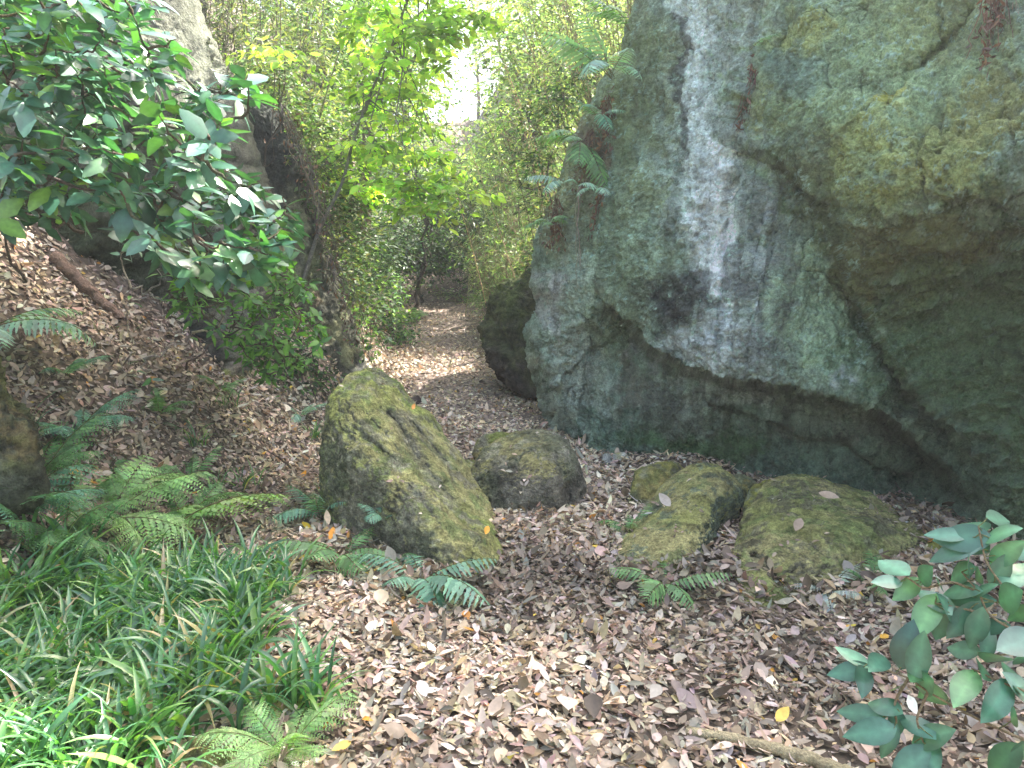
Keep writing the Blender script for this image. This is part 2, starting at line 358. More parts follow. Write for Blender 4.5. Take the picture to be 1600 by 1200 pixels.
def right_cliff():
    vt = np.concatenate([np.linspace(-900, -60, 70)[:-1], np.linspace(-60, 860, 560), np.linspace(862, 1000, 16)])
    s = np.concatenate([np.linspace(0, .56, 640)[:-1], np.linspace(.56, 1, 60)])
    uL = np.interp(vt, KV, KU) + 7 * noise(np.stack([vt / 40, 0 * vt, 0 * vt], -1), 1, 4) + 3 * noise(np.stack([vt / 11, 0 * vt, 0 * vt], -1), 1, 8)
    k = np.ones(9) / 9; uL = np.convolve(np.pad(uL, 4, 'edge'), k, 'valid')
    U = uL[:, None] + (2300 - uL[:, None]) * s[None] ** 1.08; Vv = np.repeat(vt[:, None], len(s), 1)
    d = depth_r(U, Vv)
    ed = U - uL[:, None]; d = d + .75 * np.exp(-ed / 16) + .25 * np.exp(-ed / 60)
    q = np.stack([U / 100, Vv / 100, 0 * U], -1); wob = 9 * fbm(q, 2.2, 4, 91)
    def step(poly, h, wid, fall, side=1):
        D, S, par = seg_dist(U + wob * .6, Vv + wob, poly); sd_ = D * S * side
        tap = ss(par, 0, .12) * ss(1 - par, 0, .12)
        return h * ss(sd_, -wid * .25, wid) * np.exp(-np.clip(sd_, 0, None) / fall) * tap
    d += step(LEDGE, .55, 9, 200) + step(LEDGE2, .16, 6, 70)
    d += step(BULGE, .34, 11, 80)
    d += step([(1225, 240), (1290, 306), (1340, 322), (1400, 335), (1450, 325), (1490, 298), (1560, 305), (1640, 330)], .12, 14, 60)
    for poly, h, wd in ((CRACK, .13, 11), (CRACK2, .12, 9)):
        D, S, par = seg_dist(U + wob * .4, Vv + wob * .4, poly); d += h * np.exp(-(D / wd) ** 2) * ss(1 - par, 0, .1)
    d += step(CRACK, .09, 10, 60, 1)
    D, S, par = seg_dist(U + wob * .3, Vv, RIB); d += .07 * ss(D * S * -1, -3, 6) * np.exp(-np.clip(-D * S, 0, None) / 40) * ss(par, 0, .2) * ss(1 - par, 0, .2)
    # vertical flutes of the wall and the folded lower left foot
    flute = fbm(np.stack([(U + .18 * Vv) / 38, Vv / 330, 0 * U], -1), 1, 3, 33)
    d += .055 * flute * (1 - ss(U, 1180, 1330))
    foot = np.sin((U * .9 - (Vv - 450) * .28 + 12 * fbm(q, 1.5, 3, 12)) / 17); d += .03 * foot * ss(Vv, 400, 520) * (1 - ss(U, 960, 1040))
    col = P(U, Vv, d)
    # the end of the wall turns away from the path, and the top slopes back
    nb = 34; back = np.linspace(0, 1, nb)[::-1][:-1]
    edge = col[:, :1]; bx = (.02 * 0 + back ** 1.5 * 1.5)[None, :, None] * np.array([1, 0, 0]); by = (back * 3.4)[None, :, None] * np.array([0, 1, 0])
    wrap = edge + bx + by
    full = np.concatenate([wrap, col], 1)
    UU = np.concatenate([np.repeat(U[:, :1], nb - 1, 1) - (back * 300)[None], U], 1); VV = np.concatenate([np.repeat(Vv[:, :1], nb - 1, 1), Vv], 1)
    nt_ = 12; tb = np.linspace(1, 0, nt_ + 1)[:-1]
    top = full[:1] + tb[:, None, None] * np.array([.8, 3.5, .3]); full = np.concatenate([top, full], 0)
    UU = np.concatenate([np.repeat(UU[:1], nt_, 0), UU], 0); VV = np.concatenate([np.repeat(VV[:1], nt_, 0), VV], 0)
    n = vnormal(full); 
    if n[300, 400, 1] > 0: n = -n
    full = rock_bulk(full, n, 40, .75)
    ush = ss(UU, 1280, 1380) * ss(VV, 300, 360)
    rot = np.stack([full[..., 0] * .8 + full[..., 2] * .6, full[..., 1], full[..., 2] * .8 - full[..., 0] * .6], -1)
    full += n * (.08 * ridged(rot * np.array([.7, .7, 2.6]), 3.2, 5, 3) * ush + .03 * ridged(rot * np.array([.6, .6, 2.4]), 3.5, 5, 9) * ss(VV, 590, 640) * (1 - ush))[..., None]
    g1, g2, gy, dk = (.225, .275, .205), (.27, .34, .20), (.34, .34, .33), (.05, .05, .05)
    ys_, cave, under = (.27, .285, .10), (.12, .165, .12), (.09, .135, .07)  # cave and under put the shade below the overhang into the stone colour
    blobs = [('e', 1130, 300, 120, 420, (.35, .38, .34), .9), ('e', 930, 300, 90, 260, (.18, .21, .12), .8), ('e', 880, 300, 40, 120, (.19, .17, .08), .7), ('e', 915, 230, 26, 60, (.13, .08, .05), .7), ('e', 985, 120, 60, 160, (.15, .17, .07), .7),
        ('e', 890, 480, 60, 110, (.34, .37, .29), .8), ('e', 862, 470, 22, 60, (.42, .38, .36), .7), ('e', 900, 630, 60, 110, (.40, .42, .36), .8), ('e', 985, 650, 40, 90, (.17, .15, .12), .8),
        ('e', 940, 450, 30, 140, (.16, .20, .12), .6), ('e', 990, 400, 60, 60, (.20, .25, .16), .6), ('e', 1000, 470, 50, 30, (.10, .12, .08), .6),
        ('l', [(1072, -200), (1078, 0), (1085, 120), (1090, 240), (1088, 330)], 28, (.60, .62, .59), .8), ('l', [(1100, 250), (1108, 330), (1118, 400)], 22, (.78, .78, .76), .9),
        ('l', [(1090, 330), (1080, 400), (1110, 440)], 26, (.66, .66, .64), .8), ('l', [(1113, 400), (1118, 480)], 12, (.82, .82, .80), .95),
        ('l', [(1055, 20), (1048, 140), (1060, 240)], 8, (.06, .065, .06), .75), ('l', [(1185, 290), (1192, 380), (1190, 490)], 8, (.50, .52, .52), .7),
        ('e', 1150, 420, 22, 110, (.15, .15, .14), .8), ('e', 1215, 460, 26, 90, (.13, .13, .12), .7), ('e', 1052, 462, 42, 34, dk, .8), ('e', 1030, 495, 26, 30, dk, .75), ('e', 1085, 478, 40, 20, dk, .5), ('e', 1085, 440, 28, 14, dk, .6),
        ('e', 1120, 545, 90, 42, (.42, .43, .42), .85), ('e', 1110, 520, 12, 50, (.48, .50, .52), .6), ('e', 1200, 560, 40, 40, (.10, .11, .09), .6),
        ('e', 1290, 480, 80, 110, (.30, .39, .25), .85), ('e', 1340, 560, 60, 60, (.26, .34, .22), .7), ('e', 1330, 605, 22, 14, (.50, .52, .54), .8), ('e', 1200, 200, 60, 110, (.20, .25, .21), .7),
        ('e', 1180, 150, 30, 90, (.30, .35, .33), .5), ('e', 1400, 150, 230, 230, (.225, .29, .15), .9), ('e', 1270, 60, 45, 30, ys_, .8), ('e', 1190, 170, 20, 40, ys_, .6), ('e', 1380, 160, 30, 24, (.33, .29, .05), .8),
        ('e', 1330, 240, 55, 60, ys_, .6), ('e', 1480, 240, 120, 60, (.27, .28, .095), .75), ('e', 1560, 180, 70, 60, (.28, .265, .095), .7), ('e', 1500, 60, 90, 60, (.22, .245, .12), .7), ('e', 1430, 280, 60, 30, (.28, .28, .09), .6), ('e', 1420, 60, 70, 60, (.23, .26, .115), .6),
        ('e', 1590, 270, 30, 40, (.20, .25, .20), .7), ('e', 1240, 110, 40, 40, (.13, .19, .16), .7), ('e', 1270, 240, 40, 40, (.12, .15, .11), .7),
        ('l', [(1240, 270), (1300, 330), (1330, 450), (1370, 530)], 30, (.10, .12, .06), .8),
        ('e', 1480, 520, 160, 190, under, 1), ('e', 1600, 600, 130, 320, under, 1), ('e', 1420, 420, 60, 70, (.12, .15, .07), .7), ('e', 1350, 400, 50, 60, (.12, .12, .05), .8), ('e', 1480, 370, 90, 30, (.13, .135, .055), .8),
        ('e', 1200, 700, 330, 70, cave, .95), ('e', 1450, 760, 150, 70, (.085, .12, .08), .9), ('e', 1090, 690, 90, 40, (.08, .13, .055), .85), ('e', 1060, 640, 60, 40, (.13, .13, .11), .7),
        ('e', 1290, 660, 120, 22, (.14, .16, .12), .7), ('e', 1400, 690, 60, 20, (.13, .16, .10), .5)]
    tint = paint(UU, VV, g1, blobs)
    cr = np.exp(-(fbm(full * np.array([1, 1, .6]), 1.9, 4, 131) / .022) ** 2) * ss(noise(full, 1.4, 132), -.05, .35) + .7 * np.exp(-(fbm(full * np.array([1, 1, 1.5]), 4.2, 3, 133) / .03) ** 2) * ss(noise(full, 2.3, 134), .05, .4)
    pit = ss(noise(full, 24, 135), .42, .75) * ss(noise(full, 3, 136), -.1, .4)
    full -= n * (.03 * cr + .02 * pit)[..., None]; tint = tint * (1 - .45 * np.clip(cr, 0, 1) - .25 * pit)[..., None]  # cracks and pits are carved, and their shade is also painted into tint
    sp = fbm(full, 34, 3, 77, .7); sp2 = fbm(full, 11, 4, 78, .6)
    lich = ss(sp, .22, .5) * ss(sp2, -.2, .4) * (1 - ss(VV, 560, 640)) * (1 - .7 * ss(VV - 330, 0, 60) * ss(UU, 1330, 1390))
    tint = lerp(tint, np.array([.30, .40, .33]), (.75 * lich)[..., None])
    tint *= (1 + .30 * fbm(full, 5, 5, 79, .65) + .34 * fbm(full, 38, 4, 80, .8))[..., None]
    streak = fbm(np.stack([(UU + .1 * VV) / 9, VV / 160, 0 * UU], -1), 1, 4, 81); tint *= (1 + .28 * streak * (1 - ss(UU, 1250, 1330)))[..., None]
    tint = tint * np.array([1.14, 1.26, 1.24])
    return mesh('cliff_face', full, grid_q(*full.shape[:2])[:, ::-1], tint=tint)
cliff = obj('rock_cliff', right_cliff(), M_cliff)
tag(cliff, 'tall grey and green overhanging cliff with a white streak, right of the path', 'cliff')

# ------------------------------------------------------------------ left rock walls
def left_wall(name, KV, KU, uleft, vr, ctrl, base, blobs, seed, n=(300, 260), topback=(-1.5, 1.5, .4), fold=.5):
    vt = np.linspace(vr[0], vr[1], n[0]); dep = rbf(ctrl)
    uR = np.interp(vt, KV, KU) + 6 * noise(np.stack([vt / 35, 0 * vt, 0 * vt], -1), 1, seed) + 3 * noise(np.stack([vt / 9, 0 * vt, 0 * vt], -1), 1, seed + 3)
    s = np.linspace(0, 1, n[1]); U = uR[:, None] + (uleft - uR[:, None]) * s[None] ** 1.15; Vv = np.repeat(vt[:, None], n[1], 1)
    d = dep(U, Vv); ed = uR[:, None] - U; d = d + .45 * np.exp(-ed / 9) + .15 * np.exp(-ed / 40)
    q = np.stack([U / 100, Vv / 100, 0 * U], -1)
    d += .05 * fbm(np.stack([U / 50, (Vv + .4 * U) / 45, 0 * U], -1), 1, 3, seed + 6)
    col = P(U, Vv, d)
    back = np.linspace(0, 1, 20)[::-1][:-1]; wrap = col[:, :1] + (back[None, :, None] * np.array([-.35, 2.2, 0])) + ((back ** 2)[None, :, None] * np.array([-1.2, 0, 0]))
    full = np.concatenate([wrap, col], 1)
    UU = np.concatenate([np.repeat(U[:, :1], 19, 1), U], 1); VV = np.concatenate([np.repeat(Vv[:, :1], 19, 1), Vv], 1)
    tb = np.linspace(1, 0, 11)[:-1]; top = full[:1] + tb[:, None, None] * np.array(topback)
    full = np.concatenate([top, full], 0); UU = np.concatenate([np.repeat(UU[:1], 10, 0), UU], 0); VV = np.concatenate([np.repeat(VV[:1], 10, 0), VV], 0)
    nn = vnormal(full)
    if nn[n[0] // 2, n[1] // 2, 1] > 0: nn = -nn
    full = rock_bulk(full, nn, seed, .6)
    cr = np.exp(-(fbm(full * np.array([1, 1, 1.6]), 2.2, 4, seed + 31) / .03) ** 2) * ss(noise(full, 1.4, seed + 32), -.2, .3); full = full - nn * (.03 * cr)[..., None]
    tint = paint(UU, VV, base, blobs) * (1 - .5 * np.clip(cr, 0, 1))[..., None]; tint *= (1 + .4 * fbm(full, 5, 5, seed + 1, .65) + .2 * fbm(full, 40, 3, seed + 2, .7))[..., None]  # crack shade is painted into the tint along the carved lines
    return mesh(name, full, grid_q(*full.shape[:2]), tint=tint)
slab = left_wall('slab', [-600, -100, 0, 90, 165, 260, 330, 400, 480, 540, 600, 640], [250, 285, 308, 338, 378, 398, 428, 448, 430, 400, 392, 400], -500, (-600, 680),
    [(300, -600, 9), (300, 0, 7.2), (380, 200, 6.9), (430, 380, 6.6), (400, 560, 6.35), (380, 620, 6.25), (250, 0, 6.8), (280, 200, 6.6), (330, 400, 6.4), (300, 500, 6.6), (280, 560, 6.5),
     (150, 100, 6.4), (100, 350, 6.2), (200, 460, 6.5), (100, 500, 6.3), (0, 0, 6.2), (0, 300, 6), (-500, 0, 5.2), (-500, 400, 5), (-500, 680, 5), (100, 680, 6.2), (-500, -600, 8), (0, -600, 8.5)],
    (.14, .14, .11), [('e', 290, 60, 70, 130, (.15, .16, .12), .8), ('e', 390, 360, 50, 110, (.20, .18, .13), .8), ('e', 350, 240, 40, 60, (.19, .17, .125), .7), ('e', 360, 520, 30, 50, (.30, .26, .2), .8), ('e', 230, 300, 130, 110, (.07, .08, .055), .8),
     ('e', 270, 540, 60, 50, (.03, .035, .035), .9), ('e', 80, 420, 160, 110, (.06, .075, .04), .9), ('e', 360, 590, 34, 16, (.22, .25, .05), .8), ('e', 190, 430, 60, 80, (.05, .06, .035), .8), ('e', 440, 430, 20, 40, (.35, .32, .16), .6)], 140)  # the near-black patch paints the shade of a small cave at the foot
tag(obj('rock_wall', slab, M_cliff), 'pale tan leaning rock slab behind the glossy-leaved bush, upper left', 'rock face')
side = left_wall('side', [-400, 100, 135, 165, 205, 250, 330, 400, 470, 540, 600, 660], [200, 340, 385, 428, 462, 474, 492, 508, 528, 560, 592, 600], 200, (-100, 680),
    [(380, 130, 8.6), (430, 180, 8.5), (480, 280, 8.4), (500, 400, 8.2), (540, 520, 8.1), (590, 600, 8.3), (450, 400, 8.1), (420, 250, 8.4), (380, 400, 8.2), (480, 560, 7.7), (400, 640, 7.2), (500, 660, 7.4), (200, 300, 8.3), (200, 660, 7.5), (300, -100, 9.3)],
    (.10, .10, .075), [('e', 430, 210, 40, 90, (.035, .04, .035), .9), ('e', 470, 380, 22, 90, (.26, .24, .15), .8), ('e', 500, 470, 16, 60, (.26, .28, .13), .7), ('e', 530, 530, 16, 50, (.32, .32, .17), .7), ('e', 572, 590, 22, 40, (.55, .52, .44), .9),  # pale blobs down the right edge paint sunlight into the colour
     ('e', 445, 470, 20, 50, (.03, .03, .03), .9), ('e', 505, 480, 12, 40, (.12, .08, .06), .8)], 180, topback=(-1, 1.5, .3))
tag(obj('rock_wall', side, M_cliff), 'dark mossy rock buttress with edge painted yellow as sunlit, standing where the left bank meets the path', 'rock face')

# ------------------------------------------------------------------ boulders
def moss_tint(V, up, seed, moss, mth, mossc, rock, dark):
    mk = ss(up + .55 * fbm(V, 2.2, 4, seed + 5) , mth - .35 + (.5 - moss), mth + .35 + (.5 - moss))
    q1 = ss(fbm(V, 3.1, 4, seed + 6), -.5, .4)[:, None]; q2 = ss(fbm(V, 7, 4, seed + 7, .7), .0, .5)[:, None]
    mc = lerp(lerp(np.array(mossc[0]), np.array(mossc[1]), q1), np.array(mossc[2]), q2 * .7)
    rc = np.array(rock) * (1 + .35 * fbm(V, 4, 5, seed + 8, .65))[:, None]
    rc = lerp(rc, np.array([.10, .12, .06]), (.5 * ss(fbm(V, 2.7, 3, seed + 10), 0, .5))[:, None])
    mk = mk[:, None] * (1 - .75 * ss(fbm(V, 9, 5, seed + 9, .75), .12, .35))[:, None] * (1 - .6 * dark)[:, None]
    rc = lerp(rc, np.minimum(np.array(rock) * 2.1, .4), (.55 * ss(fbm(V, 12, 4, seed + 15, .7), .15, .4))[:, None])
    tint = lerp(rc, mc, mk) * 1.22 * (1 + .45 * fbm(V, 38, 3, seed + 11, .7) + .25 * fbm(V, 8, 3, seed + 12))[:, None]
    return tint
def boulder(name, pts, label, seed, p=13, sub=6, amp=1.0, moss=.6, rock=(.19, .175, .14), mossc=((.22, .22, .05), (.30, .25, .09), (.13, .16, .05)), grooves=(), mdir=(0, 0, 1), cat='boulder', gp=None, mth=.1):
    H = np.array([P(*q_) for q_ in pts])
    low = H.copy(); low = low[H[:, 2] < np.quantile(H[:, 2], .5)]; low[:, 2] -= .15; H = np.concatenate([H, low])
    bm = bmesh.new(); [bm.verts.new(h) for h in H]; bmesh.ops.convex_hull(bm, input=bm.verts[:]); bm.normal_update()
    pl = [(np.array(f.normal), np.array(f.verts[0].co)) for f in bm.faces if f.calc_area() > 1e-6]
    bm.free()
    c = (H.max(0) + H.min(0)) / 2
    nn = np.array([a for a, _ in pl]); dd = np.array([a @ (b - c) for a, b in pl]); s_ = np.sign(dd); nn = nn * s_[:, None]; dd = np.maximum(np.abs(dd), .02)
    # merge near-equal planes
    keep = []
    for i in range(len(nn)):
        if all(nn[i] @ nn[j] < .995 for j in keep): keep.append(i)
    nn, dd = nn[keep], dd[keep]
    bm = bmesh.new(); bmesh.ops.create_icosphere(bm, subdivisions=sub, radius=1)
    D = np.array([v.co[:] for v in bm.verts]); F = np.array([[v.index for v in f.verts] for f in bm.faces]); bm.free(); D = unit(D)
    k = np.clip(D @ nn.T / dd, 0, None); p = p * 1.6; r = ((k ** p).sum(1)) ** (-1 / p)
    lr = np.random.default_rng(seed); ex = unit(lr.normal(0, 1, (11, 3)) + np.array([0, -.35, .35])); sup = np.array([(D * r[:, None] @ e).max() for e in ex]) * lr.uniform(.86, .97, 11)
    nn = np.concatenate([nn, ex]); dd = np.concatenate([dd, sup]); k = np.clip(D @ nn.T / dd, 0, None); r = ((k ** p).sum(1)) ** (-1 / p)
    hd = unit(H[:len(pts)] - c); hr = ((np.clip(hd @ nn.T / dd, 0, None) ** p).sum(1)) ** (-1 / p); r = r * np.quantile(np.linalg.norm(H[:len(pts)] - c, axis=1) / hr, .6)
    V = c + D * r[:, None]
    size = float(np.cbrt(np.prod(H.max(0) - H.min(0))))
    nrm = unit((k ** (p * .6)) @ nn)
    dark = np.zeros(len(V)); wobv = fbm(V, 6, 3, seed + 20)
    for poly, wd, dp in grooves:
        gu_, gv_ = proj(V); best = seg_dist(gu_ + 14 * wobv, gv_ + 10 * wobv, [a[:2] for a in poly])[0] / (wd * FPX / 4.4)
        fac = (V * nrm).sum(1) - CAMZ * nrm[:, 2] < .1
        V = V - nrm * (dp * np.exp(-best ** 2) * fac)[:, None]; dark = np.maximum(dark, np.exp(-(best * 1.3) ** 2) * fac * (dp > .04))
    V = V + nrm * (amp * size * (.04 * fbm(V, 1.6 / size, 3, seed) + .028 * ridged(V * np.array([1, 1, 1.6]), 3.2 / size, 5, seed + 2)))[:, None] + nrm * (amp * .010 * fbm(V, 18, 4, seed + 4, .75) + amp * .004 * fbm(V, 70, 2, seed + 14))[:, None]
    up = nrm @ unit(np.array(mdir, float))
    tint = moss_tint(V, up, seed, moss, mth, mossc, rock, dark)
    base = np.array([c[0], c[1], float(V[:, 2].min())])
    o = obj(name, mesh(name, V - base, tris=F, tint=tint), M_bould, loc=base)
    return tag(o, label, cat, gp), V
def vert_normals(V, Q):
    fn_ = np.cross(V[Q[:, 2]] - V[Q[:, 0]], V[Q[:, 3]] - V[Q[:, 1]]); n = np.zeros_like(V)
    for k in range(4): np.add.at(n, Q[:, k], fn_)
    return unit(n)
PERCH = []
def shaped_boulder(outline, ctrl, thick, label, seed, rim=.22, dy=0.0, moss=.6, rock=(.17, .16, .12), mossc=((.22, .25, .07), (.30, .28, .12), (.12, .17, .06)), mdir=(0, 0, 1), mth=.15, grooves=(), steps=(), nr=130, nt=380, amp=1.0):
    """solid rock: ctrl fixes where its near face lies, the far side bulges back by `thick` metres"""
    O = np.array(outline, float); n = len(O); t = np.linspace(0, n, nt, endpoint=False); i = t.astype(int) % n; f = (t - t.astype(int))[:, None]
    p0, p1, p2, p3 = O[(i - 1) % n], O[i], O[(i + 1) % n], O[(i + 2) % n]
    ou = .5 * ((2 * p1) + (-p0 + p2) * f + (2 * p0 - 5 * p1 + 4 * p2 - p3) * f ** 2 + (-p0 + 3 * p1 - 3 * p2 + p3) * f ** 3)
    ou += 2.2 * np.stack([noise(np.c_[ou / 16, 0 * t + k], 1, seed) for k in (0, 9)], -1)
    c = O.mean(0); rho = np.sin(np.linspace(0, np.pi / 2, nr)) ; rho[0] = .002; dep = rbf([(a_, b_, c_ + dy) for a_, b_, c_ in ctrl])
    UV = c + rho[:, None, None] * (ou[None] - c); U, Vv = UV[..., 0], UV[..., 1]; yf = dep(U, Vv)
    q = np.stack([U / 60, Vv / 60, 0 * U], -1); wob = 7 * fbm(q, 1.5, 4, seed + 3)
    for poly, h, wd, fall in steps:
        D, S, par = seg_dist(U + wob, Vv + wob * .7, poly); yf = yf + h * ss(D * S, -wd * .3, wd) * np.exp(-np.clip(D * S, 0, None) / fall) * ss(par, 0, .15) * ss(1 - par, 0, .15)
    dark = np.zeros(U.shape)
    for poly, wd, h in grooves:
        D, S, par = seg_dist(U + wob, Vv + wob * .7, poly); e = np.exp(-(D / wd) ** 2) * ss(par, 0, .15) * ss(1 - par, 0, .15); yf = yf + h * e; dark = np.maximum(dark, e * (h > .05))
    Fr = P(U, Vv, yf + rim * (1 - np.sqrt(np.clip(1 - rho ** 2, 0, 1)))[:, None])
    rimp = Fr[-1]; cen = rimp.mean(0); rb = rho[::-1][1:]
    Bk = cen + rb[:, None, None] * (rimp - cen)[None] + np.array([.15, 1, 0]) * (thick * np.sqrt(1 - rb ** 2))[:, None, None]
    A = np.concatenate([Fr, Bk], 0); V = A.reshape(-1, 3); nR = len(A); dk = np.concatenate([dark, np.zeros(Bk.shape[:2])], 0).ravel()
    ii = np.arange(nR - 1)[:, None] * nt; j = np.arange(nt)[None]; j2 = (j + 1) % nt
    Q = np.stack([ii + j, ii + j2, ii + nt + j2, ii + nt + j], -1).reshape(-1, 4)
    nrm = vert_normals(V, Q)
    if (nrm[:nt * 20] @ np.array([0, -1, .3])).mean() < 0: Q = Q[:, ::-1]; nrm = -nrm
    size = .9
    V = V + nrm * (amp * (.022 * fbm(V, 2.3, 3, seed) + .020 * ridged(V * np.array([1, 1, 1.6]), 4, 5, seed + 2) + .010 * fbm(V, 18, 4, seed + 4, .75) + .004 * fbm(V, 60, 2, seed + 14)))[:, None]
    cr = np.exp(-(fbm(V, 2.6, 4, seed + 41) / .03) ** 2) * ss(noise(V, 2, seed + 42), 0, .4); V = V - nrm * (.02 * cr)[:, None]
    nrm = vert_normals(V, Q); up = (nrm @ unit(np.array(mdir, float)))
    tint = moss_tint(V, up, seed, moss, mth, mossc, rock, np.maximum(dk, .8 * cr))
    lr = np.random.default_rng(seed + 90); ok_ = np.where((nrm[:, 2] > .6) & (V[:, 2] > .12))[0]; sel = lr.choice(ok_, min(26, len(ok_)), replace=False); PERCH.append((V[sel], nrm[sel]))
    base = np.array([V[:, 0].mean(), V[:, 1].mean(), float(V[:, 2].min())])
    return tag(obj('boulder', mesh('boulder', V - base, Q, tint=tint), M_bould, loc=base), label, 'boulder')
BG = 'mossy boulders beside the path'
shaped_boulder([(503, 740), (507, 690), (512, 640), (530, 600), (562, 582), (598, 592), (640, 635), (700, 705), (745, 768), (772, 820), (796, 885), (796, 945), (690, 945), (605, 900), (536, 845), (505, 790)],
    [(510, 760, 4.62), (560, 800, 4.42), (620, 850, 4.16), (690, 890, 3.92), (780, 915, 3.8), (512, 680, 4.72), (560, 690, 4.50), (620, 745, 4.28), (680, 800, 4.08), (745, 865, 3.86), (520, 620, 4.92), (565, 590, 5.15), (600, 645, 4.98), (650, 712, 4.72), (705, 775, 4.46), (765, 860, 4.06),
     (620, 615, 5.2), (690, 695, 4.95), (740, 770, 4.66), (785, 860, 4.22), (600, 720, 4.42), (660, 770, 4.22)], .5, 'big yellow-mossed boulder leaning left of the path, split by a dark crack', 201, rim=.16, dy=-.20, moss=.6, mdir=(.45, .1, 1), mth=.25,
    grooves=[([(588, 632), (622, 665), (640, 700), (668, 742), (700, 775), (730, 815)], 9, .10), ([(635, 650), (690, 720), (720, 770)], 5, .07), ([(530, 690), (575, 690), (640, 760), (700, 845)], 7, .03), ([(742, 850), (735, 880), (736, 905)], 5, .05), ([(560, 640), (600, 680), (640, 730)], 5, .04)], steps=[([(545, 655), (590, 690), (650, 740)], .06, 8, 30)])
shaped_boulder([(732, 750), (742, 724), (765, 700), (800, 684), (850, 679), (882, 696), (904, 728), (914, 760), (913, 795), (892, 812), (860, 835), (770, 835), (742, 808)],
    [(780, 745, 4.74), (830, 745, 4.70), (780, 800, 4.66), (850, 805, 4.6), (765, 715, 4.9), (830, 705, 4.86), (880, 712, 4.84), (800, 690, 5.1), (850, 686, 5.15), (880, 755, 4.66), (907, 770, 4.95), (737, 760, 4.85), (830, 720, 4.76), (900, 740, 4.86)], .5,
    'rounded grey boulder with a thin moss cap, alone in the middle of the path', 221, rim=.10, dy=-.08, moss=.3, rock=(.13, .12, .095), mdir=(-.3, 0, 1), mth=.5, mossc=((.24, .22, .09), (.22, .20, .09), (.14, .15, .06)), grooves=[([(872, 695), (884, 740), (888, 805)], 5, .05)], amp=.7)
boulder('boulder', [(744, 712, 5.7), (750, 690, 5.7), (775, 679, 5.75), (808, 684, 5.8), (820, 715, 5.7), (745, 735, 5.6), (800, 720, 6.2), (770, 700, 6.2)], 'small green-topped boulder peeping out behind the rounded grey boulder', 231, sub=5, moss=.5)
boulder('boulder', [(700, 728, 5.3), (712, 722, 5.4), (740, 724, 5.4), (745, 748, 5.2), (708, 748, 5.2), (725, 730, 5.7)], 'low flat grey rock wedged between the leaning boulder and the rounded grey boulder', 241, sub=5, moss=.25, cat='rock')
boulder('boulder', [(980, 765, 4.95), (985, 742, 5.0), (1010, 731, 5.1), (1050, 731, 5.2), (1075, 750, 5.2), (1060, 800, 4.85), (990, 808, 4.8), (1010, 750, 5.6), (1080, 770, 5.6)], 'dark squat boulder behind the slanting moss-gold boulder', 251, sub=5, moss=.4, rock=(.14, .14, .10), mth=.25)
boulder('boulder', [(1140, 745, 5.1), (1165, 741, 5.2), (1188, 765, 5.1), (1175, 785, 5.0), (1135, 780, 5.0), (1160, 750, 5.5)], 'little green rock under the cliff, right behind the slanting moss-gold boulder', 271, sub=5, moss=.35, rock=(.14, .16, .11), cat='rock')
boulder('boulder', [(1165, 800, 4.6), (1170, 772, 4.7), (1195, 755, 4.8), (1235, 757, 4.8), (1225, 800, 4.5), (1190, 815, 4.45), (1210, 765, 5.2)], 'small dark mossy rock touching the left shoulder of the broad boulder', 281, sub=5, moss=.35, rock=(.13, .14, .10), cat='rock')
boulder('boulder', [(1435, 905, 3.9), (1440, 862, 4.05), (1475, 845, 4.15), (1520, 858, 4.1), (1535, 895, 3.9), (1480, 915, 3.8), (1490, 860, 4.6)], 'dark bare boulder at the right end of the broad boulder, half behind the evergreen twigs', 301, sub=5, moss=.1, rock=(.07, .065, .05))
shaped_boulder([(942, 900), (950, 878), (990, 826), (1035, 768), (1086, 734), (1128, 742), (1164, 776), (1152, 802), (1126, 838), (1100, 870), (1078, 905), (1050, 945), (945, 945)],
    [(1060, 770, 4.72), (1100, 748, 4.78), (1000, 850, 4.1), (960, 895, 3.85), (1050, 860, 3.95), (1040, 900, 3.8), (1125, 775, 4.46), (1090, 845, 3.98), (1155, 785, 4.8), (1115, 865, 4.2), (1140, 820, 4.6), (1070, 810, 4.3), (970, 860, 4.15), (1010, 800, 4.5)], .45,
    'slanting moss-gold boulder, the left one of the two large boulders at the right', 261, rim=.12, dy=-.18, moss=.66, mdir=(-.55, -.1, 1), mossc=((.26, .26, .09), (.32, .29, .13), (.14, .18, .07)), rock=(.10, .125, .09), mth=.3)
shaped_boulder([(1148, 912), (1147, 885), (1156, 850), (1176, 808), (1212, 764), (1268, 754), (1318, 768), (1395, 796), (1440, 826), (1456, 862), (1450, 905), (1420, 950), (1170, 960)],
    [(1215, 770, 4.7), (1190, 830, 4.12), (1165, 900, 3.74), (1250, 785, 4.5), (1320, 785, 4.62), (1400, 808, 4.5), (1240, 840, 4.02), (1290, 838, 4.02), (1350, 815, 4.16), (1425, 838, 4.2), (1350, 868, 4.02), (1425, 870, 4.14), (1280, 895, 3.8), (1200, 905, 3.72), (1350, 905, 3.86), (1220, 800, 4.3), (1300, 806, 4.35)], .6,
    'broad humped moss-gold boulder under the overhang at the right', 291, rim=.12, dy=-.19, moss=.58, mdir=(-.2, .1, 1), mossc=((.25, .26, .09), (.32, .29, .13), (.15, .20, .07)), rock=(.13, .12, .08), mth=.3, grooves=[([(1170, 865), (1200, 885), (1225, 925)], 9, .06)])
